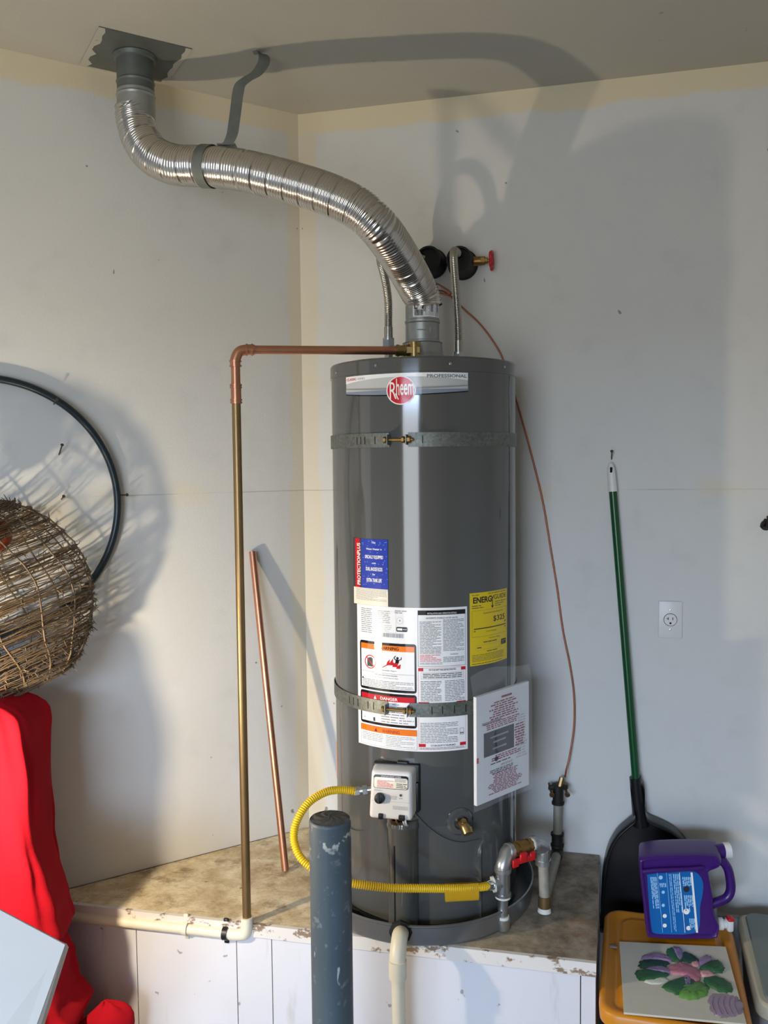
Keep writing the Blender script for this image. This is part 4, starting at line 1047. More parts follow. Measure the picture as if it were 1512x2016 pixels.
for s_, mat, nm in ((0.062, M['black'], 'black_clip'), (0.180, M['pvc'], 'white_clip')):
    m = MB(); c = pe - fd * s_; m.cyl(c - fd * 0.007, c + fd * 0.007, 0.0185, 20)
    Mcl = frame(c, fd, fn, Z); m.rbox((0, -0.004, 0.028), (0.014, 0.008, 0.024), 0.002, 0, Mcl, 1); m.rbox((0, -0.006, -0.024), (0.014, 0.008, 0.014), 0.002, 0, Mcl, 1)
    m.build('pipe_clip', mat, dcp, nm.replace('_', ' ') if False else None)

# loose copper pipe leaning in the corner
l0 = Vector((-0.312, 2.566, BENCH + 0.002)); l1 = on_left(497, 1086, 0.015)
m = MB(); d = (l1 - l0).normalized(); m.cyl(l0 + d * 0.004, l1, 0.0112, 20, caps=False); m.lathe([(0.0112, 0), (0.0098, 0.0), (0.0098, -0.05), (0, -0.05)], axis_frame(l1, d), 20); m.lathe([(0.0112, 0), (0.0098, 0.0), (0.0098, 0.05), (0, 0.05)], axis_frame(l0 + d * 0.004, d), 20)
o = m.build('copper_pipe', M['copper']); tag(o, 'loose bright copper pipe leaning against the wall left of the tank', 'pipe')

# ------------------------------------------------------------------ PVC pan drain
pd_ = thing('pan_drain_pipe', (0.036, 2.09, 0), 'cream PVC drain pipe dropping from the pan front', 'pipe')
w0 = at(789, 1838, 2.148); w1 = at(787, 1848, 2.100); wx = at(783, 1890, 2.075)
m = MB(); m.tube(spline([w0 + Vector((0.001, 0.02, 0.004)), w0, w1 + Vector((0, 0.006, 0.0)), Vector((wx.x, 2.078, w1.z - 0.030)), Vector((wx.x, 2.072, w1.z - 0.065)), Vector((wx.x, 2.072, at(783, 1922, 2.072).z))], 8), 0.0205, 24)
m.cyl(Vector((wx.x, 2.072, at(783, 1925, 2.072).z)), Vector((wx.x, 2.072, at(783, 1890, 2.072).z)), 0.0222, 24); m.build('elbow', M['pvc'], pd_)
m = MB(); m.cyl(Vector((wx.x, 2.072, at(783, 1900, 2.072).z)), Vector((wx.x + 0.006, 2.072, 0.002)), 0.0165, 24); dr = m.build('down_pipe', M['pvc'], pd_)
m = MB(); m.lathe([(0.030, -0.006), (0.030, 0.004), (0.021, 0.006)], axis_frame(w0 + Vector((0, 0.008, 0)), (0.0, -1, 0)), 8, smooth=False); m.build('pan_nut', M['rubber'], pd_)
P = Print(lambda u, v, l: Vector((wx.x + 0.003 + 0.0168 * sin(u / 0.0165), 2.072 - 0.0168 * cos(u / 0.0165), v)), 0.0002)
for k in range(6): P.greek(-0.0035, 0.0005, 0.285 - 0.02 * k, 0.297 - 0.02 * k, 5, 'softred', 80 + k, 0.5)
P.build('printing', dr)

# ------------------------------------------------------------------ steel bollard
bo = thing('bollard', (-0.119, 1.75, 0), 'dark blue-grey steel bollard post filled with concrete, standing before the platform', 'bollard')
bz = 0.972; Mb = Matrix.Translation((-0.119, 1.75, 0))
m = MB(); m.lathe([(0.0435, 0), (0.0435, bz - 0.006), (0.0425, bz - 0.002), (0.041, bz)], Mb, 48); m.build('post', M['bollard'], bo)
m = MB(); R = random.Random(1)
def capfn(u, v):
    a = 2 * PI * u; r = 0.0415 * v
    return Vector((-0.119 + r * cos(a), 1.75 + r * sin(a), bz - 0.001 + 0.004 * (1 - v * v) + 0.0012 * sin(7 * a + 9 * v)))
m.grid(capfn, 40, 8, wrap=True); m.build('concrete_fill', M['concrete'], bo)

# ------------------------------------------------------------------ clear pouch with manuals
po = thing('manual_pouch', (0.30, 2.28, 0.9), 'clear plastic pouch of printed manuals taped to the tank flank', 'document pouch')
pa, pt = Vector((0.2275, 2.214, 0)), Vector((0.743, 0.669, 0)).normalized(); pn = Vector((pt.y, -pt.x, 0)); PW = 0.216
ztl, zbl = at(936, 1372, pa.y).z, at(939, 1585, pa.y).z
ztr = on_plane(1031, 1341, pa, pn).z; zbr = on_plane(1040, 1541, pa, pn).z
Mpp = frame(pa, pt, pn, Z)
def pq(u, v): return (PW * u, (zbl + (zbr - zbl) * u) * (1 - v) + (ztl + (ztr - ztl) * u) * v)
m = MB(); c4 = [pq(0, 0), pq(1, 0), pq(1, 1), pq(0, 1)]
V = [(x, 0.0, z) for x, z in c4] + [(x, 0.010, z) for x, z in c4]
m.add(V, [(4, 5, 6, 7), (3, 2, 1, 0), (0, 1, 5, 4), (1, 2, 6, 5), (2, 3, 7, 6), (3, 0, 4, 7)], 0, False, Mpp)
ppr = m.build('manuals', M['paper'], po, 'stack of printed manuals')
H = ztl - zbl
P = Print(lambda u, v, l: Mpp @ Vector((pq(u, v)[0], 0.0103 + l, pq(u, v)[1])), 0.0003)
P.rect(0.46, 0.925, 0.66, 0.945, 'maroon', 1)
def block(u0, u1, v0, v1, n, col, seed, layer=1):
    R = random.Random(seed)
    for i in range(n):
        y = v1 - (v1 - v0) * (i + 0.5) / n; hh = (v1 - v0) / n * 0.27; c = (u0 + u1) / 2; hw = (u1 - u0) / 2 * R.uniform(0.6, 1)
        x = c - hw
        while x < c + hw:
            w = R.uniform(0.03, 0.11); w = min(w, c + hw - x); P.poly([(x, y - hh), (x + w, y - hh), (x + w, y + hh), (x, y + hh)], col, layer); x += w + 0.014
block(0.22, 0.80, 0.74, 0.91, 8, 'maroon', 1); P.rect(0.10, 0.722, 0.46, 0.742, 'grey', 0.8); block(0.12, 0.82, 0.66, 0.73, 4, 'maroon', 2)
P.rect(0.13, 0.42, 0.70, 0.645, 'chip', 1)
for i, (ww, v) in enumerate(((0.34, 0.585), (0.24, 0.535), (0.26, 0.475))): P.line((0.42 - ww / 2, v), (0.42 + ww / 2, v + 0.004), 0.016, 'grey', 2)
block(0.70, 0.92, 0.42, 0.64, 9, 'maroon', 3); block(0.74, 0.96, 0.30, 0.72, 16, 'silver', 31, 0.7); block(0.25, 0.85, 0.355, 0.41, 3, 'maroon', 4); P.disc(0.36, 0.372, 0.036, 'darkgrey', 2, 20, 0.022); block(0.22, 0.66, 0.325, 0.345, 1, 'darkgrey', 5)
P.text('IMPORTANT', 0.56, 0.290, 0.020, 'maroon', 1, width=0.22); block(0.22, 0.70, 0.235, 0.28, 3, 'darkgrey', 6); block(0.20, 0.86, 0.05, 0.24, 13, 'maroon', 7)
P.poly([(0.0, 0.42 - 0.03), (0.035, 0.42 - 0.03), (0.035, 0.47 - 0.03), (0.0, 0.47 - 0.03)], 'red')
P.build('printing', ppr)
m = MB()
def bagfn(u, v):
    x = PW * (-0.07 + 1.13 * u); top = (ztl + (ztr - ztl) * u) + 0.055 + 0.010 * sin(5 * u); bot = (zbl + (zbr - zbl) * u) - 0.012
    y = 0.0125 + 0.002 * sin(9 * u + 3 * v) - 0.010 * max(0, v - 0.85) / 0.15
    return Mpp @ Vector((x, y, bot + (top - bot) * v))
m.grid(bagfn, 16, 16); m.build('clear_bag', M['film'], po, 'crinkled clear plastic film')

# ------------------------------------------------------------------ outlet, nails, hook
oc = on_right(1319.5, 1219.5); Mo = frame(oc + NR * 0.0005, DR, NR, Z)
ou = thing('wall_outlet', tuple(oc), 'white single-socket wall outlet with cover plate', 'outlet')
m = MB(); m.rbox((0, 0.003, 0), (0.070, 0.006, 0.114), 0.0025, 0, Mo, 2); m.build('cover_plate', M['white_plastic'], ou)
Mo2 = axis_frame(oc + NR * 0.0065, NR)
m = MB(); m.lathe([(0.0185, 0.0), (0.0185, 0.0022), (0.0175, 0.003), (0, 0.003)], Mo2, 36); so = m.build('socket', M['white_plastic'], ou)
m = MB(); m.lathe([(0.0200, 0.0), (0.0186, 0.0006)], Mo2, 36); m.build('socket_gap', M['shadow_hole'], ou)
for x, z, w_, h in ((0.0065, 0.004, 0.0020, 0.0085), (-0.0065, 0.004, 0.0020, 0.0085), (-0.0090, 0.004, 0.005, 0.0018)):
    m = MB(); m.box((x, 0.0095, z), (w_, 0.0006, h), 0, Mo); m.build('slot', M['shadow_hole'], so)
m = MB(); m.lathe([(0.0032, 0), (0.0032, 0.0006), (0, 0.0006)], axis_frame(oc + NR * 0.0092 - Z * 0.010, NR), 14); m.build('ground_hole', M['shadow_hole'], so)
for z in (0.030, -0.030):
    m = MB(); m.lathe([(0.0034, 0), (0.0030, 0.0012), (0, 0.0014)], axis_frame(oc + NR * 0.006 + Z * z, NR), 12); m.build('screw', M['chrome'], ou)

def nail(p, n, tip, label):
    m = MB(); a = p - n * 0.01; m.cyl(a, tip, 0.0020, 10); d = (tip - a).normalized(); m.cyl(tip, tip + d * 0.0016, 0.0046, 12)
    o = m.build('nail', M['nail']); return tag(o, label, 'nail', 'nails in the garage walls')
n1 = on_left(116, 900); nail(n1, NL, n1 + NL * 0.030 + Vector((0.004, 0, 0.034)), 'bent nail in left wall inside the dark hoop, upper of two')
n2 = on_left(121, 985); nail(n2, NL, n2 + NL * 0.022 + Vector((0.002, 0, 0.012)), 'short nail in left wall inside the dark hoop, lower of two')
n3 = on_left(106, 797); nail(n3, NL, n3 + NL * 0.045 + Z * 0.012, 'nail holding the top of the dark hoop on the left wall')
n4 = on_left(229, 975); nail(n4, NL, n4 + NL * 0.035 + Vector((0.022, 0, 0.002)), 'nail at the right side of the dark hoop')
n5 = on_right(1204, 908); nail(n5, NR, n5 + NR * 0.034 + Z * 0.030, 'nail on right wall from which the dustpan hangs')
hk = on_right(1508, 1034); m = MB()
m.lathe([(0.016, 0), (0.014, 0.006), (0.0, 0.008)], axis_frame(hk, NR), 18); m.tube(spline([hk + NR * 0.004, hk + NR * 0.03 - Z * 0.004, hk + NR * 0.045 + Z * 0.008, hk + NR * 0.042 + Z * 0.030], 6), 0.006, 10); m.tube([hk + NR * 0.01 - DR * 0.014 - Z * 0.004, hk + NR * 0.03 - DR * 0.006 + Z * 0.018], 0.005, 8)
o = m.build('wall_hook', M['black_iron']); tag(o, 'dark iron hook on the wall at the right edge', 'hook')

# ------------------------------------------------------------------ hoop of dark hose on the left wall
hc = CORNER + DL * 0.977 + NL * 0.020; m = MB()
m.tube([hc + DL * 0.3547 * cos(a) + Z * (1.594 + 0.3547 * sin(a)) + NL * 0.004 * sin(3 * a) for a in [2 * PI * k / 120 for k in range(120)]], 0.0105, 14, closed=True)
o = m.build('hose_hoop', M['teal_hose']); tag(o, 'dark blue-black hose hoop hanging on nails on the left wall', 'hose')

# ------------------------------------------------------------------ dustpan
du = thing('dustpan', tuple(on_right(1260, 1700, 0.03)), 'long green-handled black dustpan hanging on the right wall', 'dustpan')
h0, h1 = on_right(1206, 960, 0.022), on_right(1254, 1560, 0.045)
m = MB(); m.cyl(h0, h1, 0.0122, 20); m.build('handle', M['green'], du)
m = MB(); d = (h0 - h1).normalized(); c0 = h0 - d * 0.012
m.tube([c0, c0 + d * 0.05, c0 + d * 0.074, c0 + d * 0.086], [0.0140, 0.0135, 0.0115, 0.006], 18)
cap_ = m.build('end_cap', M['white_plastic'], du, 'white plastic hanging cap')
m = MB(); q = c0 + d * 0.066; m.rbox((0, 0, 0), (0.008, 0.0275, 0.018), 0.003, 0, frame(q, DR, NR, Z), 2); m.build('hang_hole', M['shadow_hole'], cap_)
out = [(1241, 1540), (1246, 1580), (1249, 1600), (1236, 1612), (1214, 1632), (1197, 1662), (1188, 1700), (1184, 1750), (1183, 1800), (1188, 1822), (1375, 1822), (1382, 1790), (1379, 1740), (1368, 1690), (1350, 1650), (1325, 1627), (1298, 1613), (1281, 1606), (1272, 1598), (1268, 1580), (1266, 1540)]
opl = spline([on_right(x, y, 0.03) for x, y in out], 4, closed=True)
m = MB(); n_ = len(opl); V = [p - NR * 0.006 for p in opl] + [p - NR * 0.002 for p in opl]
m.add(V, [tuple(range(n_, 2 * n_)), tuple(reversed(range(n_)))] + [(k, (k + 1) % n_, n_ + (k + 1) % n_, n_ + k) for k in range(n_)])
m.build('back_plate', M['dustpan'], du, recalc=True)
m = MB(); cen = on_right(1285, 1730, 0.03); V = []
rimk = [i for i in range(n_) if not (9 * 4 <= i <= 10 * 4)]
rimk = list(range(10 * 4, n_)) + list(range(0, 9 * 4 + 1))
prof = []
for i in rimk:
    p = opl[i % n_]; inn = (cen - p).normalized()
    neck = 1.0 if (i % n_) < 6 or (i % n_) > n_ - 8 else 0.0
    hgt = 0.050 - 0.028 * neck
    prof.append([p - NR * 0.004, p + NR * hgt * 0.7, p + NR * hgt + inn * 0.004, p + NR * hgt + inn * 0.010, p + NR * hgt * 0.65 + inn * 0.010, p + inn * 0.008 - NR * 0.002])
V = [q for r_ in prof for q in r_]; F = []
for i in range(len(prof) - 1):
    for k in range(5): F.append((i * 6 + k, i * 6 + k + 1, (i + 1) * 6 + k + 1, (i + 1) * 6 + k))
m.add(V, F, 0, True); m.build('rim', M['dustpan'], du)
m = MB(); m.cyl(on_right(1250.5, 1530, 0.0415), on_right(1262, 1625, 0.030), 0.0175, 18, 0, 0.024); m.build('neck_socket', M['dustpan'], du)

# ------------------------------------------------------------------ amber tote
TZ = 0.392
t0 = Vector((0.640, 2.470, 0)); te1 = Vector((0.960, -0.278, 0)).normalized(); te2 = Vector((-te1.y, te1.x, 0)) * -1
to = thing('storage_tote', (0.74, 2.2, 0), 'amber plastic storage tote with lid, standing right of the platform', 'storage bin')
TW, TL = 0.345, 0.50
Mt = frame(t0, te1, te2, Z)
def rrect_pts(x0, y0, x1, y1, r, n=6):
    P_ = []
    for cx, cy, a in ((x1 - r, y1 - r, 0), (x0 + r, y1 - r, PI / 2), (x0 + r, y0 + r, PI), (x1 - r, y0 + r, 1.5 * PI)):
        P_ += [(cx + r * cos(a + PI / 2 * k / n), cy + r * sin(a + PI / 2 * k / n)) for k in range(n + 1)]
    return P_
def loft(mb, rings, M_, mi=0, smooth=True, cap=True):
    n = len(rings[0][0])
    V = [(x, y, z) for pts, z in rings for x, y in pts]; F = []
    for j in range(len(rings) - 1):
        for k in range(n): l = (k + 1) % n; F.append((j * n + k, j * n + l, (j + 1) * n + l, (j + 1) * n + k))
    mb.add(V, F, mi, smooth, M_)
    if cap: mb.add([(x, y, rings[-1][1]) for x, y in rings[-1][0]], [tuple(range(n))], mi, False, M_)
m = MB(); loft(m, [(rrect_pts(0.045, 0.045, TW - 0.045, TL - 0.045, 0.03), 0.002), (rrect_pts(0.018, 0.018, TW - 0.018, TL - 0.018, 0.04), TZ - 0.03)], Mt); m.build('tub', M['tote'], to, recalc=True)
m = MB(); loft(m, [(rrect_pts(0, 0, TW, TL, 0.05), TZ - 0.040), (rrect_pts(-0.002, -0.002, TW + 0.002, TL + 0.002, 0.05), TZ - 0.010), (rrect_pts(0.004, 0.004, TW - 0.004, TL - 0.004, 0.047), TZ - 0.002), (rrect_pts(0.014, 0.014, TW - 0.014, TL - 0.014, 0.04), TZ - 0.001),
                       (rrect_pts(0.030, 0.030, TW - 0.030, TL - 0.030, 0.035), TZ - 0.010), (rrect_pts(0.040, 0.040, TW - 0.040, TL - 0.040, 0.03), TZ - 0.010), (rrect_pts(0.052, 0.052, TW - 0.052, TL - 0.052, 0.03), TZ)], Mt)
ld_ = m.build('lid', M['tote'], to, recalc=True)
m = MB(); m.rbox((0.026, 0.20, TZ - 0.004), (0.022, 0.012, 0.004), 0.001, 0, Mt, 1); m.build('scuff', M['grey_board'], ld_)

# ------------------------------------------------------------------ purple jug
JY = 2.262; JD = 0.125
EV = Vector((0.30, 0.954, 0))                     # the jug is turned to face the camera
ju = thing('detergent_jug', (0.80, JY + 0.07, TZ), 'purple detergent jug with blue label and white spigot on the amber tote', 'jug')
def jp(px, py): p = at(px, py, JY); return (p.x, p.z)
def jm(px, py, d): return at(px, py, JY + d)
body = [(1257, 1700), (1261, 1692), (1296, 1687), (1366, 1685), (1406, 1687), (1418, 1692), (1421, 1702), (1412, 1708), (1398, 1714), (1396, 1724), (1400, 1745), (1404, 1772), (1404, 1792), (1409, 1812), (1417, 1828), (1415, 1845), (1404, 1853), (1330, 1853), (1282, 1851), (1272, 1843), (1265, 1780), (1259, 1730)]
bp = [Vector((x, 0, z)) for x, z in (jp(*q) for q in body)]
bp = spline(bp, 3, closed=True); cx = sum(p.x for p in bp) / len(bp); cz = sum(p.z for p in bp) / len(bp)
for p in bp: p.z = max(p.z, TZ + 0.0015)
m = MB(); V = []; F = []; n_ = len(bp)
for y, k in ((0.012, 0.90), (0.003, 0.935), (0.003, 0.955), (0.012, 0.985), (0.026, 1.0), (JD - 0.03, 1.0), (JD - 0.012, 0.98), (JD, 0.93)):
    for p in bp: V.append(Vector((cx + (p.x - cx) * k, JY, max(TZ + 0.0015, cz + (p.z - cz) * k))) + EV * y)
for j in range(7):
    for k in range(n_): l = (k + 1) % n_; F.append((j * n_ + k, j * n_ + l, (j + 1) * n_ + l, (j + 1) * n_ + k))
m.add(V, F, 0, True); m.add(V[:n_], [tuple(range(n_))]); m.add(V[-n_:], [tuple(reversed(range(n_)))])
m.build('body', M['purple'], ju, recalc=True)
# rounded ridge above the label recess, and the raised spout along the top
m = MB(); m.tube(spline([jm(1264, 1716, 0.004), jm(1296, 1713, 0.002), jm(1350, 1711, 0.002), jm(1384, 1708, 0.006)], 6), 0.006, 12); m.build('ridge', M['purple'], ju)
a_, b_ = jm(1330, 1682, 0.075), jm(1424, 1675, 0.075)
m = MB(); m.tube(spline([a_ + Vector((-0.03, 0, -0.012)), a_, a_.lerp(b_, 0.5) + Z * 0.002, b_], 6), [0.004] + [0.012 + 0.008 * i / 17 for i in range(18)], 20); m.build('spout', M['purple'], ju)
hpj = [jm(*q, 0.06) for q in ((1394, 1698), (1418, 1694), (1432, 1708), (1438, 1733), (1438, 1754), (1430, 1768), (1412, 1776), (1394, 1784))]
m = MB(); m.tube(spline(hpj, 6), 0.0125, 14); m.build('handle', M['purple'], ju)
d_ = (b_ - a_).normalized(); m = MB(); m.cyl(b_ - d_ * 0.004, b_ + d_ * 0.006, 0.0190, 24); m.cyl(b_ + d_ * 0.004, b_ + d_ * 0.018, 0.0215, 24); m.build('cap', M['white_plastic'], ju, 'white screw cap')
p_ = jm(1409, 1818, 0.055); m = MB(); m.cyl(p_ - Vector((0.010, 0, 0)), p_ + Vector((0.018, -0.002, 0)), 0.0165, 24); m.cyl(p_ + Vector((0.018, -0.002, 0)), p_ + Vector((0.028, -0.003, 0)), 0.012, 18); m.rbox(tuple(p_ + Vector((0.036, -0.004, 0))), (0.018, 0.026, 0.036), 0.006); sg = m.build('spigot', M['white_plastic'], ju, 'white spigot')
m = MB(); m.rbox(tuple(p_ + Vector((0.036, -0.008, 0.018))), (0.018, 0.024, 0.010), 0.004); m.build('button', M['red_plastic'], sg, 'red spigot button')
# label
lab = [(1277, 1732), (1280, 1725), (1330, 1721), (1362, 1719), (1378, 1725), (1387, 1742), (1386, 1764), (1381, 1790), (1381, 1815), (1378, 1834), (1366, 1842), (1325, 1845), (1292, 1842), (1285, 1830), (1280, 1780)]
def jl(px, py, l): x, z = jp(px, py); return Vector((x, JY + 0.0105 - l, z))
lp = spline([jl(px, py, 0.0) for px, py in lab], 4, closed=True)
m = MB(); m.add([p + Vector((0, 0.002, 0)) for p in lp] + [p for p in lp], [tuple(range(len(lp), 2 * len(lp)))] + [(k, (k + 1) % len(lp), len(lp) + (k + 1) % len(lp), len(lp) + k) for k in range(len(lp))])
jlab = m.build('label', M['blue_label'], ju, 'blue printed label', recalc=True)
P = Print(lambda u, v, l: jl(u, v, 0.0006 + l), 0.0003)
def jcol(px0, px1, y0, y1, col, seed, rows=3, fill=0.3):     # vertical columns of tiny print, leaning like the jug
    R = random.Random(seed)
    for k in range(rows):
        x = px0 + (px1 - px0) * (k + 0.5) / rows; w = (px1 - px0) / rows * fill; y = y0; end = y1 if R.random() < 0.5 else y0 + (y1 - y0) * R.uniform(0.6, 1)
        while y < end:
            h = min(R.uniform(4, 14), end - y); s0, s1 = (y - 1720) * 0.095, (y + h - 1720) * 0.095
            P.poly([(x - w + s0, y), (x + w + s0, y), (x + w + s1, y + h), (x - w + s1, y + h)], col); y += h + 1.5
jcol(1281, 1294, 1730, 1792, 'cyan', 1, 5); jcol(1318, 1324, 1724, 1838, 'cyan', 2, 2, 0.2); jcol(1326, 1340, 1724, 1800, 'cyan', 3, 4, 0.25); jcol(1344, 1362, 1730, 1748, 'cyan', 4, 5, 0.3); jcol(1344, 1362, 1766, 1800, 'cyan', 5, 5, 0.3); jcol(1350, 1362, 1812, 1836, 'cyan', 6, 4, 0.3); jcol(1298, 1312, 1742, 1750, 'cyan', 7, 4, 0.3)
for xx, w, c_ in ((1340, 0.5, 'white'), (1364, 2.0, 'white'), (1296, 0.3, 'cyan'), (1314, 0.3, 'cyan')): P.poly([(xx - w, 1721), (xx + w, 1721), (xx + w + 11, 1840), (xx - w + 11, 1840)], c_)
for k, (x, y, r, c_) in enumerate(((1303, 1731, 4, 'cyan'), (1308, 1760, 3.2, 'cyan'), (1308, 1786, 3.2, 'cyan'), (1311, 1807, 4, 'white'), (1311, 1826, 4, 'white'), (1354, 1798, 6, 'white'), (1358, 1831, 4.5, 'white'), (1354, 1754, 6, 'chip'))): P.disc(x, y, r, c_, 1, 18)
P.build('printing', jlab)

# ------------------------------------------------------------------ painted canvas board lying on the tote
pb = thing('painted_board', (0.73, 2.11, TZ), 'canvas board with a thick pink and green painted flower, lying on the amber tote', 'painting')
k4 = [on_bench(x, y, TZ + 0.005) for x, y in ((1217, 1850), (1425, 1860), (1470, 2017), (1228, 1994))]
k4[0].y -= 0.012; k4[1].y -= 0.012
m = MB(); V = [p - Z * 0.0035 for p in k4] + [p + Z * 0.0015 for p in k4]
m.add(V, [(7, 6, 5, 4), (0, 1, 2, 3), (0, 4, 5, 1), (1, 5, 6, 2), (2, 6, 7, 3), (3, 7, 4, 0)]); m.build('canvas', M['canvas'], pb, recalc=True)
for k, h in dict(dab_green='2b5a34', dab_light_green='5b8a3c', dab_dark_green='1d4030', dab_lilac='8d7596', dab_pink='b06f7c', dab_blush='cf9a96', dab_white='c9cdbb').items():
    M[k] = plain('paint_' + k[4:], hexc(h), 0.5, 0, 0.25, 90, 0.5, 160)
def dab(name, mat, pts, hgt, seed):
    """one thick brush dab: a domed blob over an outline given on the board"""
    R = random.Random(seed); base = [on_bench(x, y, TZ + 0.0066) for x, y in pts]; P_ = spline(base, 5, closed=True); n = len(P_)
    c = sum(P_, Vector()) / n; m = MB(); V = []; F = []
    for j, (k, h) in enumerate(((1.0, 0.0), (0.93, 0.55), (0.72, 0.9), (0.42, 1.0))):
        for i, p in enumerate(P_):
            w = 1 + (0.10 * R.uniform(-1, 1) if j < 2 else 0.05 * R.uniform(-1, 1))
            V.append(c + (p - c) * k * w + Z * (hgt * h * R.uniform(0.75, 1.2)))
    for j in range(3):
        for i in range(n): l = (i + 1) % n; F.append((j * n + i, j * n + l, (j + 1) * n + l, (j + 1) * n + i))
    F.append(tuple(range(3 * n, 4 * n))); m.add(V, F, 0, True); return m.build(name, mat, pb, recalc=True)
dab('leaf_dab', M['dab_dark_green'], [(1262, 1893), (1290, 1890), (1316, 1896), (1310, 1905), (1280, 1908), (1258, 1904)], 0.006, 1)
dab('leaf_dab', M['dab_green'], [(1254, 1912), (1285, 1910), (1318, 1918), (1300, 1928), (1270, 1932), (1254, 1926)], 0.006, 2)
dab('leaf_dab', M['dab_green'], [(1312, 1872), (1330, 1868), (1346, 1884), (1336, 1896), (1318, 1888)], 0.006, 3)
dab('leaf_dab', M['dab_dark_green'], [(1344, 1876), (1362, 1880), (1376, 1892), (1360, 1897), (1342, 1890)], 0.006, 4)
dab('leaf_dab', M['dab_green'], [(1378, 1906), (1398, 1896), (1414, 1892), (1426, 1906), (1420, 1916), (1396, 1916)], 0.008, 5)
dab('leaf_dab', M['dab_green'], [(1304, 1944), (1330, 1928), (1356, 1926), (1372, 1936), (1360, 1956), (1330, 1958)], 0.007, 6)
dab('leaf_dab', M['dab_light_green'], [(1340, 1944), (1372, 1934), (1394, 1944), (1392, 1960), (1362, 1969), (1338, 1962)], 0.008, 7)
dab('leaf_dab', M['dab_green'], [(1384, 1926), (1412, 1924), (1440, 1938), (1442, 1952), (1420, 1954), (1394, 1942)], 0.007, 8)
dab('leaf_dab', M['dab_white'], [(1268, 1926), (1300, 1922), (1316, 1930), (1300, 1938), (1274, 1936)], 0.003, 9)
dab('petal_dab', M['dab_lilac'], [(1268, 1882), (1290, 1878), (1318, 1884), (1322, 1894), (1296, 1892), (1266, 1890)], 0.006, 10)
dab('petal_dab', M['dab_lilac'], [(1272, 1907), (1300, 1903), (1322, 1910), (1318, 1919), (1294, 1915), (1272, 1913)], 0.006, 11)
dab('petal_dab', M['dab_lilac'], [(1324, 1866), (1340, 1868), (1346, 1884), (1338, 1894), (1330, 1884)], 0.007, 12)
dab('petal_dab', M['dab_lilac'], [(1376, 1890), (1390, 1882), (1402, 1888), (1390, 1900), (1376, 1902)], 0.006, 13)
dab('petal_dab', M['dab_blush'], [(1362, 1896), (1374, 1894), (1376, 1904), (1364, 1906)], 0.006, 14)
dab('petal_dab', M['dab_blush'], [(1378, 1914), (1396, 1912), (1408, 1922), (1394, 1926), (1378, 1922)], 0.006, 15)
dab('petal_dab', M['dab_lilac'], [(1346, 1924), (1358, 1922), (1364, 1948), (1354, 1952), (1348, 1940)], 0.007, 16)
dab('flower_centre', M['dab_pink'], [(1316, 1906), (1334, 1896), (1358, 1902), (1378, 1912), (1382, 1926), (1370, 1934), (1346, 1922), (1320, 1918)], 0.007, 17)
R = random.Random(12); lil = [(1398, 1958), (1420, 1956), (1448, 1962), (1462, 1975), (1458, 1996), (1430, 2004), (1406, 1998), (1396, 1978)]
M['lilac_wash'] = plain('paint_lilac_wash', hexc('9a8890'), 0.6, 0, 0.15, 60)
dab('lilac_patch', M['lilac_wash'], lil, 0.0008, 18)
for k in range(5):
    x = 1405 + 11 * k; m = MB(); m.tube(spline([on_bench(x, 1962, TZ + 0.0075), on_bench(x - 3, 1978, TZ + 0.0075), on_bench(x + 5, 1998, TZ + 0.0075)], 5), 0.0016, 6); m.build('brush_stroke', M['dab_lilac'], pb)

# ------------------------------------------------------------------ grey crate and board at the right edge
Mr = frame(Vector((1.022, 2.44, 0)), te1, te2, Z)
cr_ = thing('grey_crate', (1.15, 2.3, 0), 'grey-green plastic crate with beige rim at the right edge', 'storage bin')
m = MB(); loft(m, [(rrect_pts(0.02, 0.02, 0.36, 0.42, 0.03), 0.002), (rrect_pts(0.0, 0.0, 0.38, 0.44, 0.04), 0.355)], Mr); m.build('tub', M['grey_board'], cr_, recalc=True)
m = MB(); loft(m, [(rrect_pts(-0.008, -0.008, 0.388, 0.448, 0.04), 0.352), (rrect_pts(-0.008, -0.008, 0.388, 0.448, 0.04), 0.380), (rrect_pts(0.002, 0.002, 0.378, 0.438, 0.035), 0.386)], Mr); m.build('rim', M['beige'], cr_, recalc=True)
m = MB(); loft(m, [(rrect_pts(0.012, -0.002, 0.374, 0.430, 0.03), 0.384), (rrect_pts(0.016, 0.002, 0.370, 0.426, 0.03), 0.392)], Mr); m.build('lid', M['grey_bin'], cr_, recalc=True)
m = MB(); m.box((0.39, 0.0, 0.19), (0.10, 0.018, 0.37), 0, frame(Vector((0.60, 2.56, 0)), te1, te2, Z))
o = m.build('grey_board', M['grey_board']); tag(o, 'upright grey board between amber tote and grey crate', 'board')

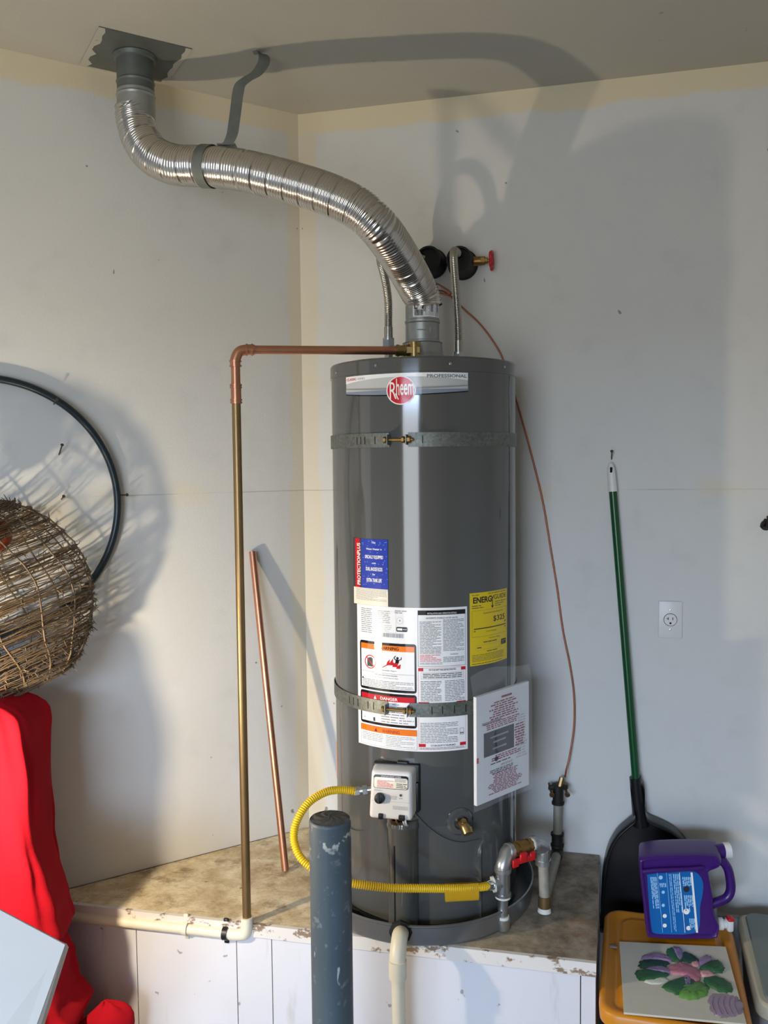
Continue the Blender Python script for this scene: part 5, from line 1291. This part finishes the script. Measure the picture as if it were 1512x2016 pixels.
# ------------------------------------------------------------------ red bags
def bag(name, label, cx_, cy_, z0, z1, rfun, seed, ry=0.115, n=120, rows=44):
    R = random.Random(seed); ph = [R.uniform(0, 6.28) for _ in range(8)]
    def fn(u, v):
        a = 2 * PI * u; z = z0 + (z1 - z0) * v; r = rfun(v)
        ca, sa = [math.copysign(abs(q) ** 0.36, q) for q in (cos(a), sin(a))]
        f = 1 + 0.016 * sin(5 * a + ph[0] + 5 * v) + 0.014 * sin(9 * a + ph[1] - 4 * v) + 0.010 * sin(14 * a + ph[2] + 9 * v) + 0.012 * sin(17 * v + 2 * a + ph[3])
        rx = r * (1.0 if cos(a) > 0 else 0.25); y = ry * (0.4 + 0.6 * r / 0.30)
        return Vector((cx_ + rx * f * ca, cy_ + y * f * sa, z + 0.010 * sin(3 * a + ph[4]) * v * (1 - v) * 4))
    m = MB(); m.grid(fn, n, rows, wrap=True)
    m.add([fn(i / n, 1) for i in range(n)], [tuple(range(n))], 0, True)
    o = m.build(name, M['red_cloth'], recalc=True); return tag(o, label, 'bag', 'red fabric bags at the left')
def interp(tab, x):
    for (a, fa), (b_, fb) in zip(tab, tab[1:]):
        if x <= b_:
            t = (x - a) / (b_ - a); t = t * t * (3 - 2 * t); return fa + (fb - fa) * t
    return tab[-1][1]
BCX, BCY = -1.15, 2.185
def edge_r(px, py): return at(px, py, BCY + 0.09).x - BCX
zz = lambda y: at(120, y, BCY).z
up = sorted([(zz(y), edge_r(x, y)) for x, y in ((98, 1392), (105, 1430), (110, 1500), (111, 1560), (118, 1640), (130, 1712), (146, 1780), (158, 1826), (150, 1842), (128, 1850))])
zb0, zt0 = up[0][0], up[-1][0]
bag('red_bag', 'upper red fabric bag lit from the left, below the twig basket', BCX, BCY, zb0, zt0 + 0.03, lambda v: interp(up, zb0 + (zt0 + 0.03 - zb0) * v) * (1 if v < 0.93 else 1 - ((v - 0.93) / 0.07) ** 2 * 0.25), 3)
lowt = sorted([(zz(y), edge_r(x, y)) for x, y in ((128, 1848), (140, 1875), (152, 1915), (162, 1955), (172, 2016))] + [(0.25, edge_r(190, 2016)), (0.0, edge_r(195, 2016))])
bag('red_bag', 'lower red fabric bag on the floor behind the folded white sheet', BCX, BCY, 0.005, zb0 - 0.001, lambda v: interp(lowt, zb0 * v), 8)
# third, smaller bag lying lower right
m = MB(); c3 = at(184, 2040, 2.13)
def fold(u, v):
    a = 2 * PI * u; b_ = PI * v
    return Vector((c3.x + 0.09 * cos(a) * sin(b_) + 0.02 * sin(3 * b_), c3.y + 0.09 + 0.05 * sin(a) * sin(b_), 0.005 + (c3.z - 0.005) * 0.5 * (1 - cos(b_)) * (1.14 + 0.02 * sin(4 * a))))
m.grid(fold, 40, 16, wrap=True); o = m.build('red_bag', M['red_cloth'], recalc=True); tag(o, 'small red fabric bundle on the floor against the platform front', 'bag', 'red fabric bags at the left')

# ------------------------------------------------------------------ twig basket
BD = 2.235; bc = at(-35, 1195, BD); BR = 218 / FPX * BD
bk = thing('twig_basket', tuple(bc - Z * BR * 0.8), 'round brown twig basket turned upside down on the red bag', 'basket')
axz = Vector((-0.30, -0.14, 0.94)).normalized(); Mbk = axis_frame(bc, axz); R = random.Random(21)
m = MB()
def sph(lat, lon, r):                      # the basket is flattened against the wall
    p = Mbk @ Vector((r * cos(lat) * cos(lon), r * cos(lat) * sin(lon), r * sin(lat)))
    return p - NL * (p - bc).dot(NL) * 0.50
lat0, lat1 = rad(-58), rad(78)
for k in range(205):
    lat = lat0 + (lat1 - lat0) * (k + R.uniform(-0.6, 0.6)) / 204
    start = R.uniform(0, 2 * PI); span = R.uniform(1.6, 5.5); n = int(10 + span * 9)
    slope = R.uniform(-0.07, 0.07); ph = R.uniform(0, 6); rr0 = BR * R.uniform(0.955, 1.005)
    pts = []
    for i in range(n + 1):
        t = i / n; la = lat + slope * (t - 0.5) * 2 + 0.012 * sin(9 * t + ph) + R.uniform(-0.006, 0.006)
        pts.append(sph(la, start + span * t, rr0 + R.uniform(-0.0025, 0.0025)))
    r0 = R.uniform(0.0013, 0.0030)
    m.tube(pts, [r0 * (1 - 0.5 * i / n) for i in range(n + 1)], 4, 0, False, True)
    for q in range(int(n * 0.4)):                       # side shoots
        j = R.randrange(1, n); p = pts[j]; d = (pts[j] - pts[j - 1]).normalized(); out_ = (p - bc).normalized()
        e2 = p + (d * R.uniform(-0.2, 1) + out_ * R.uniform(-0.3, 0.5) + axz * R.uniform(-0.9, 0.9)).normalized() * R.uniform(0.006, 0.022)
        m.tube([p, p.lerp(e2, 0.6) + axz * R.uniform(-0.002, 0.002), e2], [r0 * 0.6, r0 * 0.5, r0 * 0.25], 3, 0, False, True)
o = m.build('woven_twigs', M['twig'], bk); o['kind'] = 'stuff'
for k in range(16):
    lon = 2 * PI * k / 16 + 0.15; m = MB()
    pts = [sph(lat0 + (lat1 - lat0) * i / 30, lon + 0.04 * sin(i * 0.5 + k), BR * 0.985 + R.uniform(-0.002, 0.002)) for i in range(31)]
    m.tube(pts, 0.0026, 6); m.build('rib', M['twig'], bk)
m = MB(); m.tube([sph(lat0, 2 * PI * i / 60, BR * 0.99) for i in range(60)], 0.0045, 8, closed=True); m.build('rim', M['twig'], bk)
oc2 = at(-12, 1052, BD - 0.02)
m = MB(); m.grid(lambda u, v: oc2 + 0.045 * Vector((cos(2 * PI * u) * sin(PI * v), sin(2 * PI * u) * sin(PI * v), cos(PI * v))), 24, 14, wrap=True)
on = thing('ornament', tuple(oc2), 'orange glitter ornament ball tucked in the twig basket at the left edge', 'ornament'); m.build('ball', M['orange_glitter'], on)
m = MB(); m.cyl(oc2 + Z * 0.044, oc2 + Z * 0.055, 0.009, 12); m.build('hanger_cap', M['brass'], on)

# ------------------------------------------------------------------ folded white sheet at the lower left
SD = 1.62
ws_ = thing('white_sheet', (-0.75, SD, 0), 'folded sheet of white card standing at the lower left corner', 'card')
s0, s1, s2 = at(-170, 1702, SD), at(128, 1860, SD), at(64, 2040, SD + 0.01)
dn = (s2 - s1).normalized(); L_ = (s1.z - 0.004) / -dn.z
def q_(p, t): return p + dn * t
m = MB(); bot1 = q_(s1, L_); bot0 = Vector((s0.x + dn.x * L_, s0.y, 0.004))
V = [s0, s1, bot1, bot0]; th = Vector((0, 0.003, 0))
m.add(V + [p + th for p in V], [(0, 1, 2, 3), (7, 6, 5, 4), (0, 4, 5, 1), (1, 5, 6, 2), (2, 6, 7, 3), (3, 7, 4, 0)]); m.build('front_leaf', M['card'], ws_, recalc=True)
m = MB(); f0 = s1 + Vector((0.002, 0.004, 0.0)); fb = bot1 + Vector((0.030, 0.05, 0)); fm = s1 + dn * 0.02 + Vector((0.004, 0.02, 0))
V = [s1 + Vector((0, 0.0015, 0)), fm, fb, bot1 + Vector((0, 0.0015, 0))]
m.add(V + [p + Vector((0.001, 0.003, 0)) for p in V], [(0, 1, 2, 3), (7, 6, 5, 4), (0, 4, 5, 1), (1, 5, 6, 2), (2, 6, 7, 3), (3, 7, 4, 0)]); m.build('folded_edge', M['card'], ws_, recalc=True)
m = MB(); V = [s0 + Vector((0, 0.004, 0)), s1 + Vector((0, 0.004, 0)), fm + Vector((-0.002, 0.002, 0)), fb + Vector((-0.005, 0.002, 0)), bot0 + Vector((0, 0.055, 0)), s0 + Vector((-0.002, 0.03, -0.02))]
m.add([V[0], V[1], V[2], V[3], V[4], V[5]], [(0, 1, 2, 3, 4, 5)]); m.build('back_leaf', M['card'], ws_)
